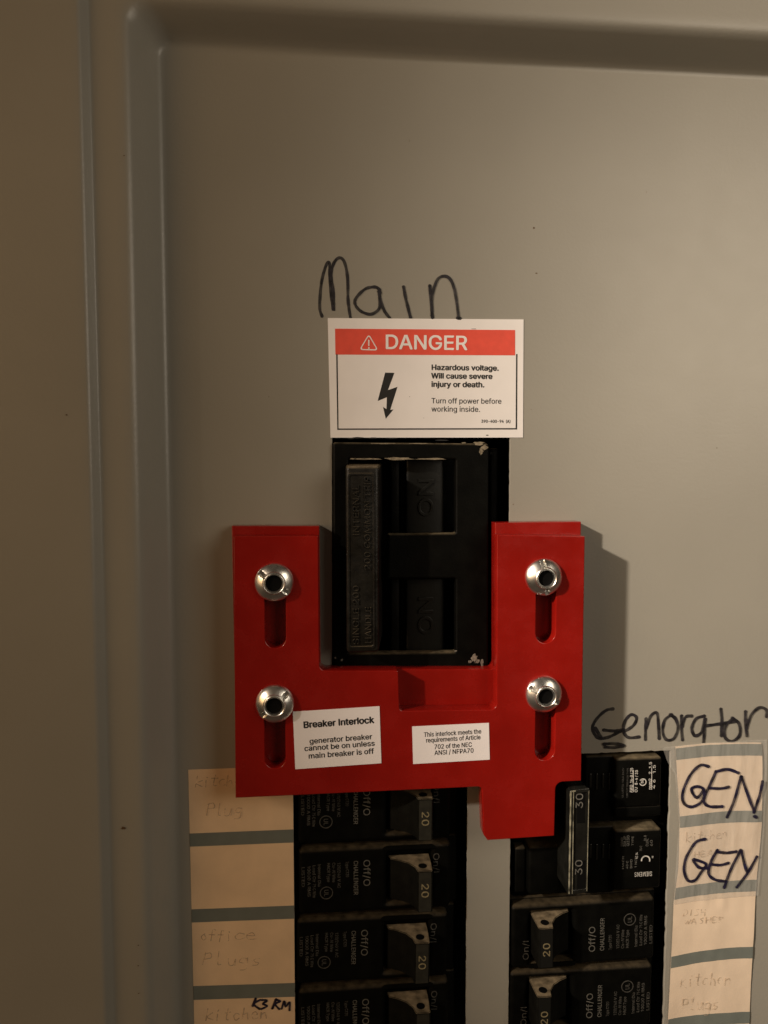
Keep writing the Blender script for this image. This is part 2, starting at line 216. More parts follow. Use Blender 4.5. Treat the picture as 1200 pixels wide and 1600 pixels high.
GLYPH = {" ":[188],"!":[196,[67,160,63,509,132,509,128,160],[98,-4,86,-3,75,1,66,9,58,18,54,29,52,41,54,53,58,64,66,73,75,80,86,85,98,86,110,85,121,80,130,73,138,64,142,53,143,41,142,29,138,18,130,9,121,1,110,-3]],"(":[273,[89,207,90,244,94,283,101,324,109,364,119,403,132,441,145,477,160,510,177,539,236,539,219,503,204,466,191,428,179,390,169,351,161,313,156,276,152,241,151,207,152,176,155,145,160,115,167,83,177,50,188,16,202,-19,218,-57,236,-96,177,-96,150,-46,128,4,111,55,99,106,92,156]],")":[273,[37,-96,56,-56,72,-18,86,18,97,52,106,85,113,116,118,147,121,177,122,207,121,241,117,276,112,313,104,351,94,390,82,428,69,466,54,503,37,539,97,539,113,510,128,477,142,441,154,403,164,364,173,323,179,283,183,244,184,207,182,156,174,104,161,53,144,3,123,-47,97,-96]],"-":[453,[337,244,337,188,114,188,114,244]],".":[188,[95,-4,83,-3,73,1,63,9,55,18,51,29,50,41,51,53,55,64,63,73,73,81,83,85,95,87,107,85,118,81,128,73,135,64,140,53,141,41,140,29,135,18,128,9,118,1,107,-3]],"/":[249,[235,533,71,-76,14,-76,178,533]],"0":[453,[227,-7,191,-3,158,7,130,24,105,48,85,77,69,113,57,155,50,202,48,254,50,306,57,353,69,395,85,431,106,461,130,484,159,502,191,512,227,516,262,512,295,502,323,484,348,461,368,431,384,395,396,353,403,306,405,254,403,202,396,155,384,113,368,77,348,48,323,24,295,7,263,-3],[227,50,250,52,271,60,290,74,306,92,320,116,330,144,338,176,342,213,344,254,342,295,338,332,330,365,320,393,306,416,290,435,271,449,250,457,227,460,203,457,182,449,163,435,147,416,134,393,123,365,115,332,111,295,109,254,111,213,115,176,123,144,134,116,147,92,163,74,182,60,203,52]],"1":[400,[276,509,276,0,212,0,212,448,209,448,86,358,86,427,198,509]],"2":[453,[64,0,64,47,234,229,252,248,268,266,282,282,294,298,303,312,311,327,316,341,319,356,320,371,319,389,315,405,308,419,298,431,287,441,273,449,258,455,241,458,224,460,205,458,188,454,172,447,159,438,148,427,139,413,132,398,128,381,127,362,66,362,68,391,75,418,86,442,102,464,121,482,143,496,168,507,196,513,225,516,254,513,281,507,306,497,328,482,346,465,361,445,372,423,379,398,381,372,380,354,377,336,371,318,363,299,351,280,336,259,317,235,294,209,267,180,153,60,153,57,389,57,389,0]],"3":[453,[218,-7,188,-5,159,1,133,10,108,22,88,38,70,57,57,79,48,104,44,132,109,132,112,115,118,100,126,87,137,76,150,66,165,59,182,54,200,51,219,50,239,51,258,55,275,61,291,69,304,80,315,93,323,108,328,125,329,145,328,163,323,180,316,196,306,211,292,223,275,234,254,241,229,246,201,248,157,248,157,299,288,448,288,452,70,452,70,509,372,509,372,461,211,278,211,289,247,290,279,286,308,276,333,262,354,244,371,222,383,198,391,173,393,145,390,116,383,90,370,66,354,45,333,27,309,12,281,2,251,-5]],"4":[453,[40,105,40,158,247,509,311,509,109,166,109,163,413,163,413,105],[282,0,282,121,282,146,282,318,343,318,343,0]],"5":[453,[221,-7,192,-5,165,1,140,11,118,25,99,41,83,60,71,82,63,105,60,130,122,130,125,115,130,102,138,89,148,78,160,68,173,60,188,54,204,51,221,50,241,51,259,56,276,64,291,75,304,89,314,104,322,122,326,141,328,162,326,183,321,203,314,221,303,237,290,251,275,262,257,270,238,275,218,277,201,276,184,273,167,268,152,262,139,255,128,246,67,253,96,509,366,509,366,452,151,452,134,301,136,301,148,311,162,318,178,325,194,330,212,333,229,334,252,332,274,328,294,321,313,311,330,299,345,285,358,269,370,251,379,231,386,210,390,187,391,163,388,132,381,102,369,76,352,52,332,32,309,15,282,3,253,-4]],"6":[453,[226,-7,196,-4,168,3,142,15,119,31,100,51,84,74,73,101,66,130,64,162,65,187,71,212,80,239,93,268,112,302,137,340,252,509,322,509,151,261,145,261,151,270,157,279,165,288,174,295,184,302,196,307,208,311,221,313,235,314,265,312,291,305,316,295,337,280,355,262,370,240,380,215,387,187,389,157,387,127,379,98,368,73,352,50,333,30,310,14,284,3,257,-4],[226,48,245,50,263,55,279,63,293,73,304,86,314,101,322,119,326,137,327,157,326,178,322,196,314,213,304,228,293,241,279,251,263,259,245,264,226,265,207,264,190,259,174,252,160,241,148,229,138,214,131,197,126,179,125,158,126,138,131,119,138,102,148,86,160,73,174,63,190,55,207,50]],"7":[453,[97,0,323,448,323,452,62,452,62,509,391,509,391,449,165,0]],"8":[453,[226,-7,193,-5,163,1,136,11,111,25,91,42,74,62,62,84,54,109,52,135,53,156,58,176,65,195,75,212,87,228,101,241,117,252,134,260,153,265,153,267,129,276,109,289,93,308,80,330,73,354,70,380,73,405,79,429,90,450,106,469,124,485,146,498,170,508,197,514,226,516,255,514,282,508,306,498,328,485,346,469,361,450,373,429,379,405,382,380,379,354,372,330,359,308,343,289,323,276,300,267,300,265,319,260,335,252,351,241,365,228,377,212,387,195,395,176,399,156,401,135,398,109,391,84,378,62,362,42,341,25,317,11,289,1,259,-5],[226,49,248,50,267,54,285,60,300,69,313,79,323,91,331,106,335,121,337,139,335,157,330,173,322,189,312,202,298,213,283,223,265,230,247,234,226,235,206,234,187,230,169,223,154,213,140,202,130,189,122,173,117,157,115,139,117,121,121,106,129,91,139,79,152,69,167,60,185,54,205,50],[226,290,244,291,260,294,274,300,287,308,298,318,307,330,314,344,318,359,319,376,318,392,314,407,308,420,299,432,288,442,275,449,260,455,244,459,226,460,208,459,192,455,177,449,164,442,153,432,145,420,138,407,134,392,133,376,134,359,138,344,145,330,154,318,165,308,178,300,193,294,209,291]],"9":[453,[226,516,256,513,285,506,310,494,333,478,352,458,368,434,380,408,387,378,389,347,387,322,382,296,373,270,359,240,340,207,315,168,200,0,130,0,301,248,307,248,302,238,295,229,287,221,278,214,268,207,257,202,245,198,232,195,218,195,188,197,161,203,137,214,116,229,98,247,83,269,72,294,66,321,64,352,66,382,73,411,85,436,101,459,120,479,143,494,168,506,196,513],[226,460,207,459,190,454,174,446,160,435,148,423,138,407,131,390,127,372,125,352,127,331,131,313,138,295,148,280,160,268,174,257,190,250,207,245,226,243,245,245,263,249,279,257,293,267,305,280,314,295,322,312,326,330,327,350,326,371,322,390,314,407,305,422,293,435,279,446,263,454,245,459]],"A":[480,[16,0,201,509,276,509,463,0,395,0,287,302,280,323,272,346,264,372,255,402,244,438,232,478,245,478,233,437,222,402,213,371,204,345,197,322,191,302,85,0],[110,142,110,199,370,199,370,142]],"B":[456,[60,0,60,509,241,509,274,507,304,501,329,491,350,477,367,461,381,442,390,421,396,398,398,374,397,353,393,336,387,320,378,307,368,295,356,286,343,278,329,272,315,267,315,262,331,260,347,254,363,245,378,234,391,220,402,203,411,184,416,161,418,136,416,111,410,88,400,67,386,48,368,31,344,18,317,8,284,2,247,0],[125,57,245,57,281,60,309,67,330,80,344,96,353,115,355,137,354,153,350,169,342,184,333,197,320,209,306,218,289,225,269,229,248,231,125,231],[125,285,238,285,256,287,273,290,288,296,302,304,314,314,323,326,330,340,335,355,336,372,333,393,326,412,313,429,294,442,270,449,240,452,125,452]],"C":[510,[267,-7,225,-3,186,7,150,25,119,49,92,79,70,115,53,157,44,203,40,254,44,305,53,352,70,393,92,429,119,459,150,484,186,501,225,512,267,516,293,514,317,511,340,504,362,496,383,485,402,471,419,456,435,438,448,418,459,397,467,373,473,348,408,348,404,365,397,380,389,395,380,407,369,418,357,428,344,437,330,444,315,449,300,453,284,455,267,456,237,453,209,445,184,432,161,414,141,391,125,364,113,332,106,295,103,254,106,213,113,177,125,145,141,117,161,94,184,76,210,63,237,56,267,53,284,54,300,56,315,60,330,65,344,72,357,81,369,90,380,102,389,114,397,128,404,144,408,160,473,160,467,135,459,112,448,91,435,71,420,53,402,38,383,24,363,13,341,5,317,-2,293,-6]],"D":[502,[219,0,96,0,96,57,215,57,254,60,288,68,318,81,343,99,363,122,379,149,390,181,397,216,399,255,397,294,390,329,379,361,364,388,344,410,320,428,291,441,258,449,221,452,93,452,93,509,225,509,273,505,315,495,353,478,385,455,412,426,433,391,449,351,458,306,462,255,458,205,449,159,433,119,411,83,384,54,351,31,312,14,268,3],[125,509,125,0,60,0,60,509]],"E":[419,[60,0,60,509,372,509,372,452,125,452,125,286,355,286,355,229,125,229,125,57,375,57,375,0]],"F":[410,[60,0,60,509,369,509,369,452,125,452,125,278,346,278,346,221,125,221,125,0]],"G":[520,[269,-7,225,-3,185,7,149,25,118,49,91,79,69,116,53,157,43,203,40,254,43,305,53,352,69,393,91,429,117,459,149,484,184,501,223,512,265,516,291,514,316,510,340,504,363,494,384,483,403,469,421,453,436,436,449,416,460,395,468,373,474,349,408,349,402,365,395,379,387,393,378,406,368,417,356,427,344,436,330,443,315,448,300,453,283,455,265,456,236,453,209,445,183,432,160,414,141,392,125,364,113,332,106,295,103,254,106,213,113,177,125,145,141,117,161,95,184,76,210,63,238,56,269,53,296,55,322,61,345,71,365,85,382,102,396,123,407,147,413,173,415,202,434,199,283,199,283,256,478,256,478,200,475,160,466,124,451,91,431,62,406,38,377,19,344,5,308,-4]],"H":[517,[60,0,60,509,125,509,125,289,392,289,392,509,457,509,457,0,392,0,392,232,125,232,125,0]],"I":[190,[64,0,64,509,126,509,126,0]],"K":[467,[104,145,104,216,116,231,128,246,139,261,151,275,162,289,174,303,187,317,199,331,212,344,364,509,448,509,231,276,228,276],[60,0,60,509,125,509,125,334,124,225,125,193,125,0],[372,0,188,259,228,309,449,0]],"L":[393,[60,0,60,509,125,509,125,57,361,57,361,0]],"M":[628,[60,0,60,509,152,509,277,187,287,159,299,123,311,84,322,49,307,49,318,83,330,121,342,158,352,187,476,509,568,509,568,0,504,0,504,291,504,327,505,369,506,413,507,457,513,457,508,441,503,425,498,409,482,363,467,322,456,291,342,0,286,0,170,291,159,321,145,361,129,408,112,457,119,457,120,416,121,372,122,328,122,291,122,0]],"N":[523,[60,0,60,509,136,509,343,183,349,174,355,163,363,151,371,137,379,122,388,107,396,90,405,73,414,55,405,54,403,72,402,90,401,108,400,126,399,142,399,157,399,195,399,509,463,509,463,0,387,0,202,290,177,331,168,346,159,363,148,381,108,452,119,454,122,384,124,328,125,291,125,0]],"O":[533,[267,-7,225,-3,186,7,150,25,119,49,92,79,70,115,53,157,44,203,40,254,44,305,53,352,70,393,92,429,119,459,150,484,186,501,225,512,267,516,309,512,348,501,384,484,415,459,442,429,464,393,480,352,490,305,493,254,490,203,480,157,464,115,442,79,415,49,384,25,348,7,309,-3],[267,53,296,55,324,63,349,76,372,94,392,116,408,144,420,176,428,213,430,254,428,295,420,332,408,365,392,392,372,415,349,433,324,446,296,453,267,456,237,453,210,445,184,433,161,415,142,392,125,364,113,332,106,295,103,254,106,213,113,176,125,144,142,117,161,94,184,76,210,63,237,55]],"P":[445,[60,0,60,509,235,509,272,506,305,499,332,487,356,471,375,452,390,430,400,404,407,377,409,348,407,318,400,291,390,265,375,243,356,223,332,207,305,195,272,188,235,186,109,186,109,242,233,242,257,244,279,248,297,256,312,266,324,279,333,294,339,310,343,328,344,348,343,367,339,385,333,402,324,416,312,428,297,439,279,446,257,451,232,452,125,452,125,0]],"Q":[533,[245,159,313,159,369,85,384,65,468,-48,401,-48,346,27,331,46],[267,-7,225,-3,186,7,150,25,119,49,92,79,70,115,53,157,44,203,40,254,44,305,53,352,70,393,92,429,119,459,150,484,186,501,225,512,267,516,309,512,348,501,384,484,415,459,442,429,464,393,480,352,490,305,493,254,490,203,480,157,464,115,442,79,415,49,384,25,348,7,309,-3],[267,53,296,55,324,63,349,76,372,94,392,116,408,144,420,176,428,213,430,254,428,295,420,332,408,365,392,392,372,415,349,433,324,446,296,453,267,456,237,453,210,445,184,433,161,415,142,392,125,364,113,332,106,295,103,254,106,213,113,176,125,144,142,117,161,94,184,76,210,63,237,55]],"R":[449,[60,0,60,509,236,509,273,506,305,500,333,489,356,473,376,455,390,433,401,408,407,381,409,352,407,323,401,296,390,271,376,250,356,232,333,217,305,206,273,200,236,198,125,198,125,0],[125,255,234,255,258,256,280,260,298,267,313,276,325,287,334,300,340,316,344,333,345,352,344,371,340,389,334,405,325,419,313,430,298,440,279,446,258,451,233,452,125,452],[353,0,230,229,303,229,428,0]],"S":[447,[224,-9,188,-7,156,-1,128,9,102,23,81,40,64,60,51,83,42,109,38,137,104,137,108,118,114,102,123,88,136,76,150,66,166,59,185,53,204,50,224,49,246,50,267,54,286,60,303,69,317,79,329,92,338,106,344,122,346,139,344,154,340,168,332,179,322,189,310,197,296,205,280,211,263,217,245,222,184,239,145,253,112,269,86,289,67,313,56,341,52,372,54,400,62,425,75,448,92,468,113,484,138,498,165,508,195,514,227,516,259,514,289,508,316,498,340,484,360,468,377,449,390,427,398,403,401,378,337,378,332,402,320,421,302,437,280,449,254,456,225,459,204,457,185,454,167,448,152,440,139,430,129,418,121,405,117,391,115,376,117,359,122,345,131,334,142,324,155,315,169,308,184,302,198,297,212,293,264,279,279,275,295,270,312,264,328,256,344,248,359,238,372,226,384,213,395,198,402,180,407,161,408,139,406,112,399,87,386,64,370,43,349,25,323,11,294,0,261,-7]],"T":[449,[32,452,32,509,417,509,417,452,257,452,257,0,193,0,193,452]],"U":[517,[259,-8,220,-6,186,2,154,15,126,33,103,55,85,80,71,108,63,140,60,173,60,509,124,509,124,178,126,155,132,133,141,113,153,95,169,80,187,68,208,59,232,53,259,52,285,53,309,59,331,68,349,80,364,95,377,113,385,133,391,155,393,178,393,509,457,509,457,173,454,140,446,108,433,80,414,55,391,33,363,15,332,2,297,-6]],"V":[480,[204,0,16,509,84,509,192,206,199,187,207,164,215,137,225,106,236,71,248,31,235,31,247,71,257,107,267,138,276,165,283,187,290,206,395,509,463,509,278,0]],"W":[686,[155,0,16,509,82,509,163,196,167,179,172,162,175,145,187,94,190,76,194,58,197,40,189,40,193,58,196,76,200,94,203,111,207,128,211,145,224,196,306,509,380,509,462,196,466,179,470,162,474,145,486,94,490,76,494,58,497,40,488,40,492,58,495,76,499,94,503,111,506,128,510,145,523,196,603,509,670,509,530,0,455,0,368,323,362,345,357,368,351,391,346,417,341,445,336,475,350,475,345,446,340,420,335,395,330,371,324,347,318,323,230,0]],"Y":[472,[203,0,203,208,16,509,91,509,192,344,203,327,213,309,222,292,231,274,240,254,250,230,224,230,233,254,242,275,251,293,260,310,270,327,280,344,381,509,455,509,268,208,268,0]],"a":[389,[160,-9,137,-7,115,-3,94,5,76,15,60,29,48,45,38,63,32,84,30,108,32,128,36,146,43,161,53,174,64,184,78,193,92,200,108,206,125,211,143,214,161,217,178,220,234,227,247,229,257,231,265,235,271,240,274,246,276,255,276,257,275,272,272,285,267,297,260,307,251,315,240,322,227,327,212,330,196,331,178,330,163,327,149,322,137,316,127,309,118,301,110,292,104,283,100,274,41,291,51,313,64,331,79,346,95,358,114,368,133,375,153,380,173,383,194,384,208,384,223,382,239,379,255,375,271,369,286,360,300,350,312,336,322,320,330,301,335,278,337,251,337,0,277,0,277,52,272,52,267,43,260,34,252,25,242,16,229,8,215,1,199,-4,181,-7],[170,45,192,47,211,51,228,59,242,68,254,80,263,93,270,108,274,122,276,138,276,190,272,187,267,184,259,182,251,180,241,178,231,176,200,171,175,168,161,166,147,163,134,159,122,153,112,147,103,139,97,130,93,118,92,105,93,93,96,82,102,72,109,64,119,57,130,52,142,48,156,46]],"b":[424,[229,-8,208,-7,189,-3,172,4,159,12,147,21,138,31,130,41,123,50,118,59,112,59,112,0,53,0,53,509,114,509,114,319,118,319,123,327,130,336,137,346,147,355,158,364,171,373,188,379,207,383,229,384,259,382,287,374,313,361,335,342,354,320,370,293,381,261,388,227,390,189,388,151,381,116,370,84,355,57,336,34,313,16,288,3,260,-6],[220,47,242,49,262,55,279,66,294,80,306,97,316,117,323,139,327,163,328,189,327,215,323,239,316,261,307,281,295,298,280,311,262,322,243,328,220,330,198,328,178,322,161,312,147,299,134,282,125,263,118,241,114,216,113,189,114,162,118,138,125,115,135,95,147,78,162,65,179,55,198,49]],"c":[396,[207,-8,174,-5,144,3,117,16,93,35,72,58,56,85,44,116,37,150,34,187,37,225,44,260,56,291,72,318,93,341,117,360,144,374,174,382,207,384,226,384,243,381,260,377,276,371,291,364,305,356,318,346,330,335,340,322,349,308,356,293,362,277,303,262,300,272,295,281,290,289,284,297,278,304,270,311,261,316,252,321,242,325,231,328,220,329,207,330,184,328,163,321,145,310,130,296,118,278,108,258,102,236,98,212,96,187,98,163,102,139,108,117,118,97,130,80,145,66,163,55,184,49,207,46,220,47,232,49,243,52,253,55,262,60,271,66,279,73,285,80,292,89,297,98,301,107,304,117,363,102,357,86,350,70,341,56,331,43,319,32,306,21,292,12,277,5,261,-1,244,-5,226,-7]],"d":[424,[195,-8,165,-6,137,3,111,16,89,34,70,57,55,84,43,116,36,151,34,189,36,227,43,261,55,293,70,320,89,342,112,361,137,374,165,382,196,384,218,383,237,379,253,373,267,364,278,355,287,346,295,336,301,327,306,319,311,319,311,509,372,509,372,0,313,0,313,59,307,59,301,50,295,41,287,31,277,21,266,12,252,4,236,-3,217,-7],[205,47,226,49,246,55,263,65,278,78,290,95,299,115,306,138,310,162,312,189,310,216,306,241,300,263,290,282,278,299,263,312,246,322,227,328,205,330,182,328,162,322,145,311,130,298,118,281,108,261,102,239,98,215,96,189,98,163,102,139,109,117,118,97,130,80,145,66,162,55,182,49]],"e":[404,[212,-8,177,-5,145,3,117,16,92,35,72,58,56,85,44,116,37,150,34,187,36,224,44,258,55,290,71,317,91,340,115,359,142,373,172,382,205,384,226,383,246,380,266,374,285,366,303,355,319,341,334,324,347,305,357,282,365,256,370,227,371,194,371,169,75,169,75,221,338,221,310,202,308,226,304,248,298,269,288,286,277,301,263,314,246,323,227,328,205,330,183,328,164,323,146,313,131,301,119,286,109,270,102,251,97,231,96,211,96,178,98,151,102,127,110,106,121,88,135,73,151,61,169,53,190,48,212,46,227,47,241,49,254,53,265,58,276,65,285,73,294,82,300,93,306,105,365,91,358,72,348,55,335,39,320,26,302,14,283,4,261,-3,237,-7]],"f":[254,[228,379,228,327,6,327,6,379],[81,0,81,432,82,452,87,470,96,486,107,499,120,510,135,519,152,525,169,529,187,530,201,530,212,529,222,527,231,525,238,523,243,521,227,468,215,472,209,473,202,474,195,474,178,472,164,468,154,460,147,449,143,435,142,419,142,0]],"g":[425,[207,-151,180,-149,156,-146,134,-140,114,-132,97,-122,82,-110,70,-97,59,-84,51,-69,101,-41,107,-49,114,-57,122,-66,131,-74,142,-82,154,-88,169,-93,187,-96,207,-97,236,-95,261,-87,282,-75,298,-58,308,-34,311,-6,311,68,306,68,301,60,294,51,287,41,277,32,266,23,252,16,236,10,217,6,195,5,165,7,138,14,113,27,90,43,71,65,55,90,43,120,36,154,34,191,36,229,43,263,55,293,71,320,90,342,112,361,138,374,166,382,196,384,218,383,237,379,253,373,267,365,279,356,288,346,296,336,302,327,308,319,313,319,313,379,372,379,372,-9,370,-40,363,-67,350,-90,334,-109,314,-124,291,-136,265,-144,237,-149],[205,59,227,61,246,66,264,75,278,87,290,103,300,121,307,142,311,166,312,193,311,219,307,242,300,264,291,283,279,299,264,312,247,322,227,328,205,330,182,328,163,322,145,312,130,298,118,282,109,262,102,241,98,218,96,193,98,167,102,144,109,123,118,104,131,88,145,76,163,66,183,61]],"h":[410,[114,227,114,0,53,0,53,509,114,509,114,287,102,287,116,319,132,344,152,362,175,374,200,382,227,384,252,383,275,377,295,369,313,356,328,340,341,321,350,298,355,271,357,240,357,0,296,0,296,235,293,263,286,286,273,304,256,318,235,326,210,329,192,328,176,324,161,317,147,308,136,297,126,283,119,266,115,248]],"i":[167,[53,0,53,379,114,379,114,0],[84,443,73,444,63,448,54,455,47,463,43,472,41,483,43,494,47,504,54,512,63,518,73,522,84,524,95,522,105,518,114,512,121,504,125,494,126,483,125,472,121,463,114,455,105,448,95,444]],"j":[167,[53,379,114,379,114,-30,112,-52,108,-72,102,-90,92,-106,80,-119,65,-129,47,-137,27,-141,4,-143,-10,-143,-10,-87,2,-87,18,-85,31,-80,40,-72,47,-61,51,-46,53,-29],[83,443,72,444,62,448,53,455,47,463,42,472,41,483,42,494,47,504,53,512,62,518,72,522,83,524,95,522,105,518,114,512,120,504,125,494,126,483,125,472,120,463,114,455,105,448,95,444]],"k":[381,[110,137,110,212,121,212,284,379,360,379,184,199,177,199],[53,0,53,509,114,509,114,0],[294,0,148,186,191,229,372,0]],"l":[167,[53,0,53,509,114,509,114,0]],"m":[610,[53,0,53,379,112,379,112,295,108,295,114,314,122,331,132,346,144,358,158,368,172,376,187,382,203,385,219,386,245,383,268,375,287,361,303,342,314,320,321,295,312,295,318,312,326,329,337,343,350,356,364,366,381,375,398,381,417,385,437,386,458,385,478,380,497,372,514,361,529,346,541,328,550,307,555,283,557,255,557,0,496,0,496,254,493,279,485,298,473,313,456,323,438,329,419,330,402,329,387,326,374,320,363,312,353,302,345,290,340,277,336,263,335,247,335,0,274,0,274,260,272,280,265,297,253,311,238,322,220,328,199,330,185,329,171,326,158,320,145,312,135,302,126,289,119,274,115,257,114,238,114,0]],"n":[410,[114,227,114,0,53,0,53,379,112,379,112,287,102,287,116,319,132,344,152,362,175,374,200,382,227,384,252,383,275,377,295,369,313,356,328,340,341,321,350,298,355,271,357,240,357,0,296,0,296,235,293,263,286,286,273,304,256,318,235,326,210,329,192,328,176,324,161,317,147,308,136,297,126,283,119,266,115,248]],"o":[415,[207,-8,174,-5,144,3,117,16,93,35,72,58,56,85,44,116,37,150,34,187,37,225,44,260,56,291,72,318,93,341,117,360,144,374,174,382,207,384,241,382,271,374,299,360,323,341,343,318,359,291,371,260,379,225,381,187,379,150,371,116,359,85,343,58,323,35,299,16,271,3,241,-5],[207,46,231,49,252,55,270,66,285,80,298,97,307,117,314,139,318,163,319,187,318,212,314,236,307,258,298,278,285,296,270,310,252,321,231,328,207,330,184,328,163,321,145,310,130,296,118,278,108,258,102,236,98,212,96,187,98,163,102,139,108,117,118,97,130,80,145,66,163,55,184,49]],"p":[424,[53,-143,53,379,112,379,112,319,118,319,123,327,130,336,137,346,147,355,158,364,171,373,188,379,207,383,229,384,259,382,287,374,313,361,335,342,354,320,370,293,381,261,388,227,390,189,388,151,381,116,370,84,355,57,336,34,313,16,288,3,260,-6,229,-8,208,-7,189,-3,173,4,159,12,147,21,138,31,130,41,124,50,118,59,114,59,114,-143],[220,47,242,49,262,55,279,66,294,80,306,97,316,117,323,139,327,163,328,189,327,215,323,239,316,261,307,281,295,298,280,311,262,322,243,328,220,330,198,328,178,322,161,312,147,299,134,282,125,263,118,241,114,216,113,189,114,162,118,138,125,115,135,95,147,78,162,65,179,55,198,49]],"q":[424,[372,-143,311,-143,311,59,306,59,301,50,295,41,287,31,277,21,266,12,252,4,236,-3,217,-7,195,-8,165,-6,137,3,111,16,89,34,70,57,55,84,43,116,36,151,34,189,36,227,43,261,55,293,70,320,89,342,112,361,137,374,165,382,196,384,218,383,237,379,253,373,267,364,278,355,287,346,295,336,301,327,307,319,313,319,313,379,372,379],[205,47,226,49,246,55,263,65,278,78,290,95,299,115,306,138,310,162,312,189,310,216,306,241,300,263,290,282,278,299,263,312,246,322,227,328,205,330,182,328,162,322,145,311,130,298,118,281,108,261,102,239,98,215,96,189,98,163,102,139,109,117,118,97,130,80,145,66,162,55,182,49]],"r":[259,[53,0,53,379,112,379,112,321,115,321,124,339,137,354,152,367,171,377,191,383,213,385,229,384,243,384,243,322,230,324,223,325,215,326,207,326,190,324,174,321,159,315,146,306,135,296,126,284,119,269,115,254,114,237,114,0]],"s":[365,[182,-8,157,-7,133,-3,112,3,93,12,76,24,62,38,50,54,41,73,36,94,94,107,101,87,111,72,124,60,141,52,160,47,181,45,206,47,227,53,244,62,258,74,265,88,268,103,266,115,262,126,254,136,243,144,229,150,212,155,149,170,118,180,92,192,72,208,58,227,50,249,47,274,49,295,55,314,65,332,79,347,95,360,115,370,137,378,161,383,187,384,212,383,234,379,254,372,271,363,286,352,299,339,309,324,318,308,324,290,268,277,262,291,254,304,243,316,228,325,210,331,187,333,166,331,147,326,131,317,119,305,111,292,109,277,110,264,115,253,124,243,136,235,152,229,172,223,229,209,261,200,287,187,306,171,320,153,328,131,331,107,329,85,323,65,312,47,298,31,281,18,260,6,236,-2,210,-7]],"t":[227,[204,379,204,327,6,327,6,379],[65,471,126,471,126,98,127,83,130,70,136,61,144,55,156,51,170,50,185,51,202,54,213,2,207,0,200,-2,192,-3,184,-3,176,-4,168,-4,138,-1,113,7,92,21,77,41,68,64,65,93]],"u":[410,[182,-5,158,-3,135,2,115,11,97,23,82,39,69,59,60,82,54,109,53,139,53,379,114,379,114,144,116,117,124,94,137,75,154,61,175,53,200,50,218,51,234,55,249,62,263,71,274,83,283,97,290,113,295,132,296,153,296,379,357,379,357,0,298,0,298,92,307,92,294,60,277,35,257,17,234,5,209,-3]],"v":[389,[163,0,17,379,84,379,165,155,173,132,180,110,187,87,193,64,199,42,206,21,184,21,191,42,197,64,203,87,209,110,216,132,224,155,305,379,371,379,226,0]],"w":[567,[138,0,23,379,87,379,133,214,140,190,147,164,154,137,161,107,168,75,175,41,165,41,172,74,179,105,186,135,192,163,199,189,206,214,252,379,316,379,362,214,368,189,375,163,382,136,388,106,395,75,402,41,391,41,399,75,406,106,413,135,420,163,427,189,434,214,480,379,545,379,429,0,368,0,319,172,305,225,300,243,295,262,291,280,277,338,291,338,277,280,263,225,258,207,253,189,248,172,199,0]],"y":[389,[47,-139,61,-86,71,-87,83,-89,94,-90,104,-89,113,-86,122,-81,130,-74,138,-64,145,-51,151,-36,163,-1,17,379,84,379,165,155,173,132,180,109,187,87,193,64,199,42,206,21,184,21,190,42,196,64,202,87,209,110,216,132,224,155,305,379,371,379,204,-58,196,-77,187,-93,177,-107,165,-119,153,-128,139,-136,125,-141,109,-144,91,-145,82,-145,73,-144,65,-143,57,-142,52,-140]],"z":[380,[42,0,42,46,254,320,254,323,48,323,48,379,333,379,333,331,126,60,126,56,339,56,339,0]]}
def text_mesh(s, size, x=0, z=0, ang=0, h=0, align='LEFT', sx=1.0, bold=0.0, thick=0.03, bevel=0.0, res=3, shear=0, spacing=1.0):
    """sans-serif lettering from the outlines above; capitals are 0.7 * size tall"""
    k = size*0.7/509; X = 0.0; layers = []
    for ch in s:
        g = GLYPH[ch]; outs = []; holes = []
        for c in g[1:]:
            P = [(c[i], c[i+1]) for i in range(0, len(c), 2)]
            ar = sum(P[i-1][0]*P[i][1]-P[i][0]*P[i-1][1] for i in range(len(P)))
            (outs if ar < 0 else holes).append(P)
        for li, o in enumerate(outs):
            while len(layers) <= li: layers.append([])
            x0, x1 = min(p[0] for p in o), max(p[0] for p in o); y0, y1 = min(p[1] for p in o), max(p[1] for p in o)
            grp = [o]+[q for q in holes if min(p[0] for p in q) >= x0 and max(p[0] for p in q) <= x1 and min(p[1] for p in q) >= y0 and max(p[1] for p in q) <= y1]
            layers[li] += [[(X+p[0]*k, (p[1]-254)*k) for p in q] for q in grp]
        X += g[0]*k*spacing
    dx = {'LEFT': 0, 'CENTER': -X/2, 'RIGHT': -X}[align]; ms = []
    for li, L in enumerate(layers):
        cu = bpy.data.curves.new('f', 'CURVE'); cu.dimensions = '2D'; cu.fill_mode = 'BOTH'
        cu.extrude = thick/2; cu.bevel_depth = bevel; cu.bevel_resolution = 1
        for q in L:
            sp = cu.splines.new('POLY'); sp.points.add(len(q)-1); sp.use_cyclic_u = True
            for i, p in enumerate(q): sp.points[i].co = (p[0]+dx, p[1], 0, 1)
        me = curve_mesh(cu); me.transform(Matrix.Translation((0, 0, li*.012)))
        if bold:
            for q, (u, v) in enumerate(((-1, .4), (1, .4), (0, -1))):
                c = me.copy(); c.transform(Matrix.Translation((u*bold, v*bold, .003*(q+1)))); ms.append(c)
        ms.append(me)
    me = join(ms)
    me.transform(TOW @ Matrix.Translation((x, z, h+thick/2)) @ Matrix.Rotation(ang, 4, 'Z') @ Matrix.Diagonal((sx, 1, 1, 1)))
    return me
def join(meshes):
    bm = bmesh.new()
    for me in meshes: bm.from_mesh(me)
    out = bpy.data.meshes.new('j'); bm.to_mesh(out); bm.free()
    for me in meshes: bpy.data.meshes.remove(me)
    return out
